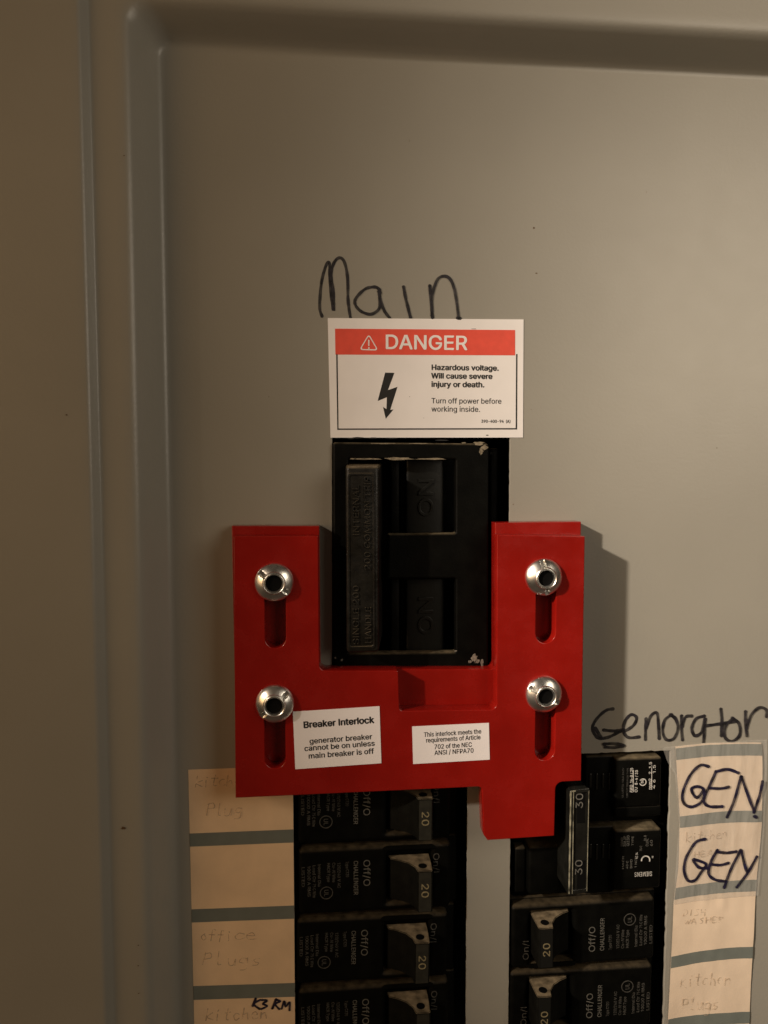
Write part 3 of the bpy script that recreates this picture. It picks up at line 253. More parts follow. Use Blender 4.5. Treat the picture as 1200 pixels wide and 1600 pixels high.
def pxtext(s, px, py, hpx, h, ang=0.0, length=None, align='LEFT', **k):
    """text whose capitals are hpx photo pixels tall; length in px fixes its width"""
    x, z = W(px, py, h); x2, z2 = W(px+10, py, h); sc = math.hypot(x2-x, z2-z)/10
    size = hpx*sc/0.70
    sx = k.pop('sx', 1.0)
    if length:
        t = text_mesh(s, size, bold=k.get('bold', 0), spacing=k.get('spacing', 1.0)); wd = max(v.co.x for v in t.vertices)-min(v.co.x for v in t.vertices)
        bpy.data.meshes.remove(t); sx = length*sc/wd
    return text_mesh(s, size, x, z, ang, h, align, sx=sx, **k)
def box_bm(bm, x0, x1, z0, z1, h0, h1):
    vs = [bm.verts.new((x, -h, z)) for x in (x0, x1) for z in (z0, z1) for h in (h0, h1)]
    for f in ((0, 1, 3, 2), (4, 6, 7, 5), (0, 4, 5, 1), (2, 3, 7, 6), (0, 2, 6, 4), (1, 5, 7, 3)):
        bm.faces.new([vs[i] for i in f])
def box(name, x0, x1, z0, z1, h0, h1, m, parent, bevel=0.0, seg=3, **k):
    bm = bmesh.new(); box_bm(bm, min(x0, x1), max(x0, x1), min(z0, z1), max(z0, z1), h0, h1)
    bmesh.ops.recalc_face_normals(bm, faces=bm.faces)
    if bevel: bmesh.ops.bevel(bm, geom=bm.edges[:], offset=bevel, segments=seg, profile=0.5, affect='EDGES')
    me = bpy.data.meshes.new(name); bm.to_mesh(me); bm.free()
    return link(name, me, m, parent, **k)
def pbox(name, x0, y0, x1, y1, h0, h1, m, parent, bevel=0.0, **k):
    (a, b), (c, d) = W(x0, y0, h1), W(x1, y1, h1)
    (a2, b2), (c2, d2) = W(x0, y1, h1), W(x1, y0, h1)
    return box(name, (a+a2)/2, (c+c2)/2, (d+b2)/2, (b+d2)/2, h0, h1, m, parent, bevel, **k)
def smooth_pts(p, n=7):
    if len(p) < 3: return [Vector(q) for q in p]
    P = [Vector(q) for q in p]; out = []
    for i in range(len(P)-1):
        a = P[max(i-1, 0)]; b = P[i]; c = P[i+1]; d = P[min(i+2, len(P)-1)]
        for k in range(n):
            t = k/n
            out.append(0.5*((2*b)+(c-a)*t+(2*a-5*b+4*c-d)*t*t+(3*b-a-3*c+d)*t**3))
    out.append(P[-1]); return out
def ink_mesh(strokes, width, hf, jit=0.12, h0=0.05):
    """marker or pencil strokes: strokes in world mm (x, z); hf(x, z) the height of the surface under them"""
    bm = bmesh.new(); lift = h0
    for si, st in enumerate(strokes):
        P = smooth_pts(st); n = len(P)
        ds = [(P[min(i+1, n-1)]-P[max(i-1, 0)]).normalized() for i in range(n)]
        L = []
        for i in range(n):
            wd = width*0.5*(1+jit*noise.noise(Vector((i*0.35, si*7.1, 0)))*2)
            if i in (0, n-1): wd *= 1.12
            nn = Vector((-ds[i].y, ds[i].x))
            lift += 0.0006
            for q in (P[i]+nn*wd, P[i]-nn*wd): L.append(bm.verts.new((q.x, -(hf(q.x, q.y)+lift), q.y)))
        for i in range(n-1):
            bm.faces.new((L[2*i], L[2*i+2], L[2*i+3], L[2*i+1]))
        for e, s in ((0, -1), (n-1, 1)):                              # round ends
            c = P[e]; wd = width*0.55; a0 = math.atan2(ds[e].y*s, ds[e].x*s)
            fan = [bm.verts.new((c.x+wd*math.cos(a0+q), -(hf(c.x, c.y)+lift+0.002*s), c.y+wd*math.sin(a0+q))) for q in [R(-90+30*k) for k in range(7)]]
            bm.faces.new(fan)
        lift += 0.004
    bmesh.ops.recalc_face_normals(bm, faces=bm.faces)
    for f in bm.faces:
        if f.normal.y > 0: f.normal_flip()
    me = bpy.data.meshes.new('ink'); bm.to_mesh(me); bm.free(); return me
flat = lambda x, z: 0.0
GL = {  # single-stroke letters, box 0..1
 'k': [[(.1, 1), (.12, 0)], [(.6, .6), (.14, .3), (.65, 0)]], 'i': [[(.3, .55), (.32, 0)], [(.3, .8), (.32, .84)]],
 't': [[(.35, .95), (.33, .1), (.55, 0)], [(.1, .62), (.6, .64)]], 'c': [[(.6, .5), (.3, .55), (.1, .25), (.3, 0), (.65, .1)]],
 'h': [[(.12, 1), (.12, 0)], [(.12, .35), (.4, .55), (.55, .3), (.58, 0)]], 'e': [[(.1, .3), (.55, .35), (.4, .56), (.12, .35), (.25, 0), (.65, .08)]],
 'n': [[(.12, .55), (.12, 0)], [(.12, .35), (.38, .56), (.52, .35), (.56, 0)]], 'P': [[(.15, .95), (.12, 0)], [(.1, .9), (.5, .95), (.55, .6), (.15, .48)]],
 'l': [[(.3, 1), (.28, .1), (.45, 0)]], 'u': [[(.1, .55), (.15, .05), (.45, .05), (.55, .55), (.58, 0)]],
 'g': [[(.55, .5), (.2, .52), (.12, .15), (.5, .12), (.55, .5), (.55, -.3), (.2, -.38)]], 's': [[(.5, .52), (.2, .5), (.25, .3), (.5, .2), (.4, 0), (.1, .05)]],
 'o': [[(.35, .55), (.1, .3), (.3, 0), (.55, .25), (.35, .55)]], 'f': [[(.6, .9), (.35, .95), (.32, .4), (.3, -.1)], [(.1, .5), (.55, .52)]],
 'D': [[(.12, .8), (.12, 0)], [(.05, .8), (.5, .65), (.5, .2), (.1, 0)]], 'I': [[(.3, .7), (.3, 0)]], 'S': [[(.55, .7), (.2, .65), (.5, .35), (.45, .05), (.1, .05)]],
 'H': [[(.1, .7), (.1, 0)], [(.55, .7), (.55, 0)], [(.1, .38), (.55, .38)]], 'w': [[(.05, .5), (.2, 0), (.35, .4), (.5, 0), (.65, .5)]],
 'a': [[(.5, .5), (.2, .5), (.1, .15), (.4, .05), (.5, .5), (.6, 0)]], 'r': [[(.15, .55), (.15, 0)], [(.15, .35), (.3, .55), (.5, .5)]],
 'A': [[(.05, 0), (.3, .75), (.55, 0)], [(.15, .3), (.48, .3)]], 'R': [[(.12, .75), (.12, 0)], [(.1, .72), (.5, .6), (.15, .38), (.55, 0)]],
 'E': [[(.5, .72), (.12, .7), (.12, 0), (.55, .02)], [(.12, .36), (.45, .38)]], ' ': []}
def scribble(word, px, py, hpx, adv, h=0.3, tilt=0.0):
    out = []; x = px
    for ch in word:
        j = random.uniform(-.06, .06)
        for st in GL[ch]:
            out.append([W(x+a*adv*1.35+b*hpx*0.15+random.uniform(-.05, .05)*hpx, py-(b+j+random.uniform(-.05, .05))*hpx-tilt*(x-px), h) for a, b in st])
        x += adv*random.uniform(.9, 1.1)
    return out
def copy_tree(o, parent=None):
    c = o.copy(); C.objects.link(c); c.parent = parent
    for ch in [k for k in bpy.data.objects if k.parent == o]: copy_tree(ch, c)
    return c

# ------------------------------------------------------------------ cabinet interior (behind the openings)
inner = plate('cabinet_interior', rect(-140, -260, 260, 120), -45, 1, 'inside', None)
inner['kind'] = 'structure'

# ------------------------------------------------------------------ panel cover
cover = thing('panel_cover', 'grey enamelled steel panel cover with raised rim at left and top', 'panel cover', (0, 0, 0))
X0 = (W(266, 250)[0]+W(277, 1400)[0])/2; Z0 = (W(400, 88)[1]+W(1100, 118)[1])/2
hole_main = [W(519, 676), W(797, 676), W(795, 1060), W(519, 1060)]
hl = [W(459, 1215), W(731, 1210)]
xl0, xl1 = W(459.5, 1400)[0], W(729.5, 1400)[0]; xr0, xr1 = W(796.5, 1400)[0], W(1042, 1400)[0]
ztl = W(600, 1200)[1]; ztr = W(980, 1175)[1]
def ragged(pts, n, amp, seed):
    out = []
    for i in range(len(pts)):
        a = Vector(pts[i]); b = Vector(pts[(i+1) % len(pts)]); k = max(2, int((b-a).length/1.2)) if n else 1
        for j in range(k):
            p = a.lerp(b, j/k); d = (b-a).normalized()
            v = noise.noise(Vector((p.x*.35, p.y*.35, seed)))*amp
            bump = noise.noise(Vector((p.x*1.1, p.y*1.1, seed+9))); v += amp*1.2 if bump > .42 else 0
            out.append((p.x-d.y*v, p.y+d.x*v))
    return out
hL = ragged([(xl0, ztl), (xl1, ztl), (xl1, -250), (xl0, -250)], 1, .10, 1)
hR = ragged([(xr0, ztr), (xr1, ztr), (xr1, -250), (xr0, -250)], 1, .18, 2)
hM = ragged(hole_main, 1, .07, 3)
plate('cover_sheet', [(X0-0.2, Z0+0.2), (230, Z0+0.2), (230, -270), (X0-0.2, -270)], 0, 1.2, 'paint', cover, holes=[hM, hL, hR], bevel=0.12)
# rim: profile (outward distance, height) swept up the left side and along the top
prof = [(0, 0), (0.8, 0.05), (1.7, .4), (2.6, 1.3), (3.8, 3.4), (5.4, 6.6), (7.0, 9.6), (8.1, 11.1), (9.2, 11.9), (10.6, 12.2), (13, 12.25), (18.6, 12.25),
        (19.4, 12.3), (19.9, 12.6), (21.3, 14.5), (22.0, 15.0), (22.7, 15.1), (25, 15.1), (60, 15.1), (110, 15.1)]
def rim():
    bm = bmesh.new(); rows = []
    r0 = 2.2
    path = [('l', -270.0), ('l', -150.0), ('l', Z0-r0-0.001)] + [('a', R(180-90*k/10)) for k in range(11)] + [('t', X0+r0+.001), ('t', 60.0), ('t', 230.0)]
    cx, cz = X0+r0, Z0-r0
    for kind, v in path:
        row = []
        for o, h in prof:
            if kind == 'l': x, z = X0-o, v-(max(0, 7-r0-o)*0 if v > -100 else 0)
            elif kind == 't': x, z = v, Z0+o
            else:
                q = min(r0+o, 7.0); x, z = X0-o+q+q*math.cos(v), Z0+o-q+q*math.sin(v)
            wv = .12*noise.noise(Vector((x*.02, z*.02, 4)))*min(1, o/5)
            row.append(bm.verts.new((x, -(h+wv), z)))
        rows.append(row)
    for a, b in zip(rows, rows[1:]):
        for i in range(len(prof)-1): bm.faces.new((a[i], a[i+1], b[i+1], b[i]))
    bmesh.ops.recalc_face_normals(bm, faces=bm.faces)
    for f in bm.faces:
        if f.calc_center_median().x < X0-30 and f.normal.y > 0:
            bmesh.ops.reverse_faces(bm, faces=bm.faces); break
    me = bpy.data.meshes.new('rim'); bm.to_mesh(me); bm.free()
    o = link('raised_rim', me, 'paint', cover)
    for p in o.data.polygons: p.use_smooth = True
    for a in list(o.data.attributes):
        if a.name == 'sharp_edge': o.data.attributes.remove(a)
    return o
rim()
# specks of rust and dirt
sm = []
for (px, py, r, h) in [(834, 356, .55, 0), (838, 427, .5, 0), (193, 1294, .9, 12.45), (830, 640, .15, 0), (216, 1477, .3, 12.45), (216, 1509, .28, 12.45),
                       (217, 1552, .3, 12.45), (194, 243, .3, 12.45), (104, 648, .4, 15.3), (802, 788, .25, 0), (640, 220, .2, 0), (1010, 300, .2, 0), (1120, 700, .22, 0), (420, 620, .2, 0)]:
    x, z = W(px, py, h)
    pts = [(x+r*random.uniform(.5, 1)*math.cos(k*.7), z+r*random.uniform(.3, .8)*math.sin(k*.7)) for k in range(9)]
    sm.append(plate_mesh(pts, (), h+.06, .05))
tagp(link('dirt_speck', join(sm), 'rust', cover), 'small brown specks scattered over the enamel', 'stuff')

def z6(l): return [W(480+x*.3, 380+y*.3) for x, y in l]
MAIN = [[(77, 380), (65, 330), (75, 200), (100, 112), (116, 106), (118, 180), (126, 280), (138, 350), (136, 250), (124, 170), (138, 105), (168, 76), (194, 100), (210, 180), (213, 300), (225, 388)],
        [(380, 258), (370, 236), (345, 228), (300, 240), (255, 285), (250, 320), (280, 355), (330, 370), (372, 345), (378, 300), (372, 250), (380, 290), (400, 350), (428, 388)],
        [(502, 228), (515, 300), (538, 388)], [(638, 222), (643, 290), (652, 388)],
        [(650, 380), (650, 280), (675, 195), (710, 172), (745, 190), (770, 260), (788, 392)], [(782, 390), (796, 392)], [(638, 224), (641, 262)], [(374, 240), (378, 262)]]
tagp(link('handwriting', ink_mesh([z6(s) for s in MAIN], 1.0, flat), 'marker', cover, smooth=False), 'word Main handwritten in black marker above the danger sticker')
def z5(l, h=0.0): return [W(740+x*.3833, 1080+y*.3833, h) for x, y in l]
GENO = [[(568, 72), (540, 78), (508, 105), (486, 140), (490, 170), (512, 192), (550, 187), (585, 170), (612, 157), (575, 162), (530, 158)], [(496, 150), (520, 190)],
        [(612, 165), (650, 140), (664, 108), (642, 95), (618, 120), (610, 160), (630, 188), (674, 186)],
        [(702, 112), (700, 150), (700, 196)], [(702, 150), (722, 100), (746, 88), (752, 130), (756, 192)],
        [(806, 95), (778, 118), (770, 165), (785, 197), (815, 192), (832, 152), (822, 112), (800, 95)],
        [(846, 100), (846, 150), (850, 197)], [(848, 145), (862, 105), (888, 100)],
        [(938, 100), (905, 112), (888, 150), (900, 180), (928, 165), (942, 108), (940, 150), (936, 206)],
        [(1006, 72), (1010, 120), (1008, 180)], [(945, 140), (1000, 132), (1062, 122)],
        [(1056, 110), (1026, 140), (1022, 185), (1050, 203), (1082, 178), (1080, 132), (1052, 108)],
        [(1106, 82), (1106, 130), (1112, 180)], [(1110, 150), (1130, 95), (1162, 66), (1190, 74), (1192, 102)],
        [(530, 214), (570, 212), (612, 220), (570, 228), (536, 226)]]
tagp(link('handwriting', ink_mesh([z5(s) for s in GENO], 1.15, flat), 'marker', cover, smooth=False), 'word Genorator handwritten in black marker above the right breakers')

# ------------------------------------------------------------------ danger sticker
ds = thing('danger_sticker', 'white and red danger sticker with lightning bolt above the main breaker', 'sticker', (*[0, 0], 0))
x, z = W(666, 591); ds.location = Vector((x, 0, z))*MM
def q6(x, y): return (480+x*.3, 380+y*.3)
def P6(l, h): return [W(*q6(a, b), h) for a, b in l]
plate('backing', P6([(107, 390), (1127, 397), (1124, 1012), (121, 1013)], .2), .2, .2, 'white', ds)
tagp(link('dirt_speck', join([plate_mesh([(W(px, py)[0]+rx*math.cos(k*.9), W(px, py)[1]+ry*math.sin(k*.9)*random.uniform(.5, 1)) for k in range(7)], (), .27, .05)
      for px, py, rx, ry in ((560, 684, 2.2, .35), (583, 684.5, 1.6, .3), (612, 685, 1.8, .25), (761, 680, .5, .2), (548, 685, 1.2, .3), (640, 620, .12, .12), (662, 653, .1, .12), (740, 514, .9, .1), (690, 688, 2.5, .3))]), 'ink', ds, smooth=False), None, 'stuff')
plate('red_band', P6([(145, 445), (1083, 452), (1083, 584), (147, 580)], .25), .25, .04, 'band', ds)
bd = [plate_mesh(P6([(151, 578), (158, 578), (163, 965), (1086, 963), (1088, 577), (1095, 577), (1093, 970), (157, 972)], .25), (), .25, .04)]
tagp(link('border_line', bd[0], 'ink', ds, smooth=False))
plate('lightning_bolt', P6([(406, 674), (454, 675), (420, 765), (470, 748), (432, 868), (449, 866), (409, 914), (395, 853), (413, 864), (415, 802), (367, 822)], .25), .25, .04, 'ink', ds, smooth=False)
tri_o = rnd(P6([(321, 472), (371, 559), (271, 556)], .3), .6); tri_i = rnd(P6([(321, 482), (362, 553), (280, 551)], .3), .4)
plate('warning_triangle', tri_o, .3, .03, 'white', ds, holes=[tri_i], smooth=False)
link('exclamation_mark', pxtext('!', *q6(321, 527), 13.5, .28, align='CENTER', bold=.02), 'white', ds, smooth=False)
link('lettering', pxtext('DANGER', *q6(402, 513), 21.5, .28, length=129, bold=.13, res=5), 'white', ds, smooth=False)
big = []
for s, yy, ln, bo in (('Hazardous voltage.', 646, 353, .045), ('Will cause severe', 690, 322, .045), ('injury or death.', 734, 278, .045), ('Turn off power before', 820, 367, .0), ('working inside.', 863, 254, .0)):
    big.append(pxtext(s, *q6(646, yy), 8.0, .22, length=ln*.3, bold=bo*1.9+.02))
big.append(pxtext('390-400-94  (A)', *q6(906, 927), 4.4, .22, length=152*.3, bold=.035))
tagp(link('lettering', join(big), 'ink', ds, smooth=False), 'small black warning lines beside the bolt')

# ------------------------------------------------------------------ main breaker
mx, mz = W(650, 868)
mb = thing('main_breaker', 'large black main breaker with long handle bar, switched on, under the danger sticker', 'circuit breaker', (mx, 0, mz))
HF = 1.5
outer = rnd(WL([(520, 691), (764, 693), (763, 1043), (521, 1047)], HF), 1.0)
win = rnd(WL([(545, 717), (712, 718), (712, 833), (606, 834), (606, 905), (712, 904), (712, 1019), (545, 1021)], HF), .5)
plate('housing', outer, HF, 4, 'blackd', mb, holes=[win], bevel=.7)
pbox('base', 524, 696, 762, 1042, -40, -14, 'black', mb, bevel=1)
# far side ledge of the housing
pbox('side_ledge', 764, 700, 778, 1046, -30, -6, 'black', mb, bevel=.8)
for (y0, y1) in ((719, 832), (906, 1019)):
    # curved toggle with ON
    xa, zt = W(636, y0, -3); xb, zb = W(694, y1, -3); cxm = (xa+xb)/2; rr = (xb-xa)/2
    bm = bmesh.new(); rows = []
    N = 18
    for zz in (zt, zb):
        rows.append([bm.verts.new((cxm+rr*math.sin(a), -(-3.6-rr*.14+rr*.14*math.cos(a)), zz)) for a in [R(-88+176*k/N) for k in range(N+1)]])
    for i in range(N): bm.faces.new((rows[0][i], rows[1][i], rows[1][i+1], rows[0][i+1]))
    bmesh.ops.recalc_face_normals(bm, faces=bm.faces)
    me = bpy.data.meshes.new('t'); bm.to_mesh(me); bm.free()
    tg = link('toggle', me, 'swi', mb)
    yc = y0+58 if y0 < 800 else y0+55
    link('embossed_lettering', pxtext('ON', 665, yc, 22, -3.75, ang=R(90), length=56, align='CENTER', thick=.55, bevel=.12, res=4), 'swi', tg)
    box('rib', *[W(611, y0, -4)[0], W(624, y0, -4)[0]], zt, zb, -14, -4, 'black', mb, bevel=.5)
    box('rib', *[W(626, y0, -7)[0], W(638, y0, -7)[0]], zt, zb, -14, -7, 'black', mb, bevel=.5)
HH = 13
hb0 = W(541, 729, HH); hb1 = W(592, 1019, HH)
bm = bmesh.new()
# handle bar: tapered block, wide at its root
def hexa(bm, f, b, hf, hb):
    (fx0, fx1, fz0, fz1), (bx0, bx1, bz0, bz1) = f, b
    v = [bm.verts.new(c) for c in ((fx0, -hf, fz0), (fx1, -hf, fz0), (fx1, -hf, fz1), (fx0, -hf, fz1), (bx0, -hb, bz0), (bx1, -hb, bz0), (bx1, -hb, bz1), (bx0, -hb, bz1))]
    for q in ((0, 1, 2, 3), (5, 4, 7, 6), (4, 0, 3, 7), (1, 5, 6, 2), (3, 2, 6, 7), (4, 5, 1, 0)): bm.faces.new([v[i] for i in q])
hexa(bm, (hb0[0], hb1[0], hb1[1], hb0[1]), (hb0[0]+.6, hb1[0]+3.6, hb1[1]+.5, hb0[1]+1.2), HH, -12)
bmesh.ops.recalc_face_normals(bm, faces=bm.faces)
bmesh.ops.bevel(bm, geom=bm.edges[:], offset=1.1, segments=4, profile=.55, affect='EDGES')
me = bpy.data.meshes.new('handle_bar'); bm.to_mesh(me); bm.free()
hd = link('handle_bar', me, 'blackhandle', mb)
rim_o = rnd(WL([(543, 739), (585, 739), (586, 1013), (544, 1014)], HH), .9)
rim_i = rnd(WL([(546, 743), (582, 743), (583, 1009), (547, 1010)], HH), .7)
link('raised_border', plate_mesh(rim_o, [rim_i], HH+.25, .5, .12), 'blackhandle', hd)
tt = [pxtext('SINGLE 200', 556, 1008, 9.5, HH+.02, ang=R(90), length=92, thick=.3, bevel=.05),
      pxtext('HANDLE', 575, 1006, 9.5, HH+.02, ang=R(90), length=56, thick=.3, bevel=.05),
      pxtext('INTERNAL', 556, 838, 9.5, HH+.02, ang=R(90), length=78, thick=.3, bevel=.05),
      pxtext('200 COMMON TRIP', 574, 892, 9.5, HH+.02, ang=R(90), length=145, thick=.3, bevel=.05)]
tagp(link('embossed_lettering', join(tt), 'blackhandle', hd))
def chips(specs, m, h, parent, name='chipped_patch', label=None):
    ms = []
    for (px, py, rx, ry) in specs:
        n = 14; x, z = W(px, py, h); sx = .215
        pts = []
        for k in range(n):
            a = 2*math.pi*k/n; q = .55+.6*abs(noise.noise(Vector((px*.3+math.cos(a)*1.4, py*.3+math.sin(a)*1.4, 1))))*1.6
            pts.append((x+rx*sx*q*math.cos(a), z+ry*sx*q*math.sin(a)))
        ms.append(plate_mesh(pts, (), h+.08, .12))
    return tagp(link(name, join(ms), m, parent), label, 'stuff')
chips([(575, 717, 26, 1.6), (622, 716.5, 30, 2.4), (675, 717, 30, 1.8), (552, 717, 6, 1.6)], 'chip', HF, mb)
chips([(748, 693, 10, 3.5), (757, 699, 6, 6), (752, 705, 4, 7), (725, 692, 5, 1.5), (600, 693, 24, 1), (655, 693, 22, 1)], 'chip', HF, mb)
chips([(741, 1028, 7, 8), (753, 1035, 3.5, 8), (746, 1033, 5, 5), (734, 1034, 4, 3)], 'chipw', HF, mb, label='pale paint flecks at the lower right corner')
chips([(712, 1017, 3, 1.5), (524, 1028, 2.2, 2.2), (534, 1031, 2.0, 2.2)], 'chipw', HF, mb)

# ------------------------------------------------------------------ branch breakers
LCH = 'black branch breaker'
def make_breaker():
    t = thing('branch_breaker', 'x', 'circuit breaker', (0, 0, 0))
    # local mm, x to the right, z up, height towards the viewer; the face is at 0
    K = dict(world=False)
    box('lower_body', -28.5, 29.5, -12.5, 12.5, -34, -4.2, 'black', t, bevel=.6, **K)
    face = rnd([(-26.8, 11.6), (26.6, 11.6), (26.6, -11.9), (-26.8, -11.9)], 1.6)
    well = rnd([(3.8, 10.2), (19.8, 10.2), (19.8, -9.3), (3.8, -9.3)], .5)
    link('face', plate_mesh(face, [well], 0, 6, 1.5, 4), 'black', t, **K)
    # toggle: profile in (x, h), extruded along z
    pr = [(4.6, -3.5), (5.4, -1.0), (8.2, .2), (11.2, 2.2), (13.2, 5.0), (13.7, 7.4), (14.0, 7.9), (18.5, 7.9), (18.9, 7.4), (19.2, 2.0), (19.3, -3.5)]
    bm = bmesh.new(); z0, z1 = -8.3, 6.4
    A = [bm.verts.new((x, -h, z1)) for x, h in pr]; B = [bm.verts.new((x, -h, z0)) for x, h in pr]
    bm.faces.new(A); bm.faces.new(B[::-1])
    for i in range(len(pr)): bm.faces.new((A[i], B[i], B[(i+1) % len(pr)], A[(i+1) % len(pr)]))
    bmesh.ops.recalc_face_normals(bm, faces=bm.faces)
    be = [e for e in bm.edges if abs(e.verts[0].co.z-e.verts[1].co.z) < .01]
    bmesh.ops.bevel(bm, geom=be, offset=.22, segments=2, affect='EDGES')
    me = bpy.data.meshes.new('toggle'); bm.to_mesh(me); bm.free()
    tg = link('toggle', me, 'toggle', t, **K)
    # tie-bar hole in each end of the toggle: flat disc, its shade painted black
    hs = []
    for s, zz in ((1, z1), (-1, z0)):
        bm = bmesh.new()
        vs = [bm.verts.new((15.9+1.5*math.cos(a), -(4.6+1.6*math.sin(a)), zz+s*.03)) for a in [2*math.pi*k/18 for k in range(18)]]
        bm.faces.new(vs); me = bpy.data.meshes.new('h'); bm.to_mesh(me); bm.free(); hs.append(me)
    link('tie_hole', join(hs), 'inside', tg, smooth=False, **K)
    pd = plate_mesh(rect(14.1, -8.0, 18.4, 5.9, .2), (), 7.96, .1)
    pd = link('number_pad', pd, 'pad', tg, smooth=False, **K)
    link('rating_number', text_mesh('20', 3.5, 16.3, 2.2, R(-90), 7.97, sx=1.2, bold=.05, spacing=1.05), 'yellow', tg, smooth=False, **K)
    f = lambda s, u, v, size, ln, **k: fit(s, u, v, size, ln, **k)
    def fit(s, u, v, cap, ln, m='grey', **k):
        q = text_mesh(s, cap/.7, **k); wd = max(p.co.x for p in q.vertices)-min(p.co.x for p in q.vertices); bpy.data.meshes.remove(q)
        return text_mesh(s, cap/.7, u, v, R(-90), .02, sx=ln/wd, **k)
    link('lettering', join([fit('Off/O', -3.1, 7.2, 2.3, 9.4), fit('CHALLENGER', -6.9, 6.9, 1.5, 12.2, bold=.02)]), 'grey', t, smooth=False, **K)
    link('lettering', fit('On/I', 21.4, 8.4, 2.1, 7.0), 'dim', t, smooth=False, **K)
    lines = [('Type C120', -9.9, 6.8, 5.6), ('120/240 V AC', -12.8, 6.6, 9), ('Cu-Al Wire', -14.6, 6.6, 7), ('HACR Type', -16.4, 6.6, 6.8),
             ('Internal Dia', -19.6, 6.4, 8), ('Load Ctr', -21.4, 6.0, 6.0), ('75 C Wire', -21.4, -.6, 5.0), ('10000 A RMS', -23.2, 6, 11), ('LISTED', -26.0+.8, 5.6, 7)]
    link('fine_print', join([fit(s, u, v, 1.05, ln, bold=.02) for s, u, v, ln in lines]), 'dim', t, smooth=False, **K)
    ring = [( -17.2+2.3*math.cos(a), -4.2+2.3*math.sin(a)) for a in [2*math.pi*k/28 for k in range(28)]]
    ri = [(-17.2+2.0*math.cos(a), -4.2+2.0*math.sin(a)) for a in [2*math.pi*k/28 for k in range(28)]]
    um = join([plate_mesh(ring, [ri], .05, .04), text_mesh('UL', 2.2, -17.2, -4.2, R(-90), .02, align='CENTER', sx=.9, bold=.02)])
    link('certification_mark', um, 'dim', t, smooth=False, **K)
    return t
HB = 0.5
def bpos(px, py): x, z = W(px, py, HB); return Vector((x, -HB, z))*MM
proto = make_breaker()
gl = 'branch breakers in the left column'; gr = 'branch breakers in the right column'
labs = ['black 20 amp breaker partly hidden under the red plate, topmost of the left column',
        'black 20 amp breaker beside the blank cream directory cell',
        'black 20 amp breaker beside the cell pencilled office plugs',
        'black breaker at the bottom of the left column, cut off by the picture edge']
c2 = W(587, 1373, HB); Cc = [(c2[0], c2[1]+25.4), c2, (c2[0], c2[1]-25.4), (c2[0], c2[1]-50.8), (c2[0], c2[1]-76.2)]
for i, (x, z) in enumerate(Cc[:4]):
    o = proto if i == 0 else copy_tree(proto)
    o.location = Vector((x+(0, 0, -.9, -.5)[i], -HB, z))*MM
    o.rotation_euler = (0, R((.3, 0, .6, -.2)[i]), 0)
    o['label'] = labs[i]; o['group'] = gl
labs = ['black 20 amp breaker directly below the double 30 amp breaker', 'black breaker at the bottom of the right column, cut off by the picture edge']
cr = W(912, 1459, HB)
for i in range(2):
    o = copy_tree(proto); o.location = Vector((cr[0]-.4*i, -HB, cr[1]-25.2*i))*MM; o.rotation_euler = (0, R(180+(-.6, .3)[i]), 0)
    o['label'] = labs[i]; o['group'] = gr
    for q in o.children_recursive:
        if q.name.startswith('number_pad'): q.material_slots[0].link = 'OBJECT'; q.material_slots[0].material = M['padb']

# ------------------------------------------------------------------ double 30 A breaker
x, z = W(920, 1290)
db = thing('double_breaker', 'black double-pole 30 amp breaker with joined handle, feeding the generator', 'circuit breaker', (x, 0, z))
pbox('lower_body', 802, 1178, 1040, 1402, -38, -5, 'black', db, bevel=1)
for y0, y1 in ((1181, 1283), (1291, 1396)):
    hs = pbox('pole_body', 914, y0, 959, y1, -8, -1.0, 'black', db, bevel=.7)
    for k in range(4):
        xx = 921+k*10; ww = 4
        pbox('groove', xx, y0+28, xx+ww-k*.4, y0+50+(k % 2)*3, -1.2, -.55, 'gloss', hs, bevel=.2)
lb = pbox('label_block', 961, 1184, 1034, 1262, -6, 2.0, 'blackd', db, bevel=1.1)
pbox('ledge', 961, 1259, 1033, 1277, -6, 1.2, 'black', db, bevel=.8)
lb2 = pbox('label_block', 960, 1296, 1033, 1390, -6, 2.0, 'blackd', db, bevel=1.1)
def q8(x, y): return (790+x*.21667, 1160+y*.21667)
T = []
def v(s, x, y, hp, ln, **k): return pxtext(s, *q8(x, y), hp, 2.05, ang=R(90), length=ln, **k)
T = [v('AWG  14-8 / 25', 905, 362, 4.2, 38, bold=.02), v('CU  8-4 / 35', 940, 360, 4.2, 34, bold=.02), v('mm2   2  1.5', 1040, 340, 4.2, 42, bold=.02), v('4 6   1.5', 1068, 335, 4.2, 36)]
T += [plate_mesh(WL([q8(918, 200), q8(923, 200), q8(923, 358), q8(918, 358)], 2.1), (), 2.09, .04), plate_mesh(WL([q8(1052, 185), q8(1056, 185), q8(1056, 340), q8(1052, 340)], 2.1), (), 2.09, .04)]
ci = W(*q8(990, 287), 2.1)
def arc_ring(c, r, wd, a0, a1, h, n=24):
    o = [(c[0]+r*math.cos(a0+(a1-a0)*k/n), c[1]+r*math.sin(a0+(a1-a0)*k/n)) for k in range(n+1)]
    i = [(c[0]+(r-wd)*math.cos(a0+(a1-a0)*k/n), c[1]+(r-wd)*math.sin(a0+(a1-a0)*k/n)) for k in range(n, -1, -1)]
    return plate_mesh(o+i, (), h, .04)
T += [arc_ring(ci, 1.35, .32, R(-160), R(150), 2.09), v('SB', 985, 296, 3.6, 7, bold=.03)]
link('lettering', join(T), 'bright', lb, smooth=False)
link('fine_print', join([v('UL LISTED 10kA 240V', 843, 400, 2.6, 46), v('CIRCUIT BREAKER TYPE', 876, 400, 2.6, 46)]), 'dim', lb, smooth=False)
ci = W(*q8(1010, 850), 2.1)
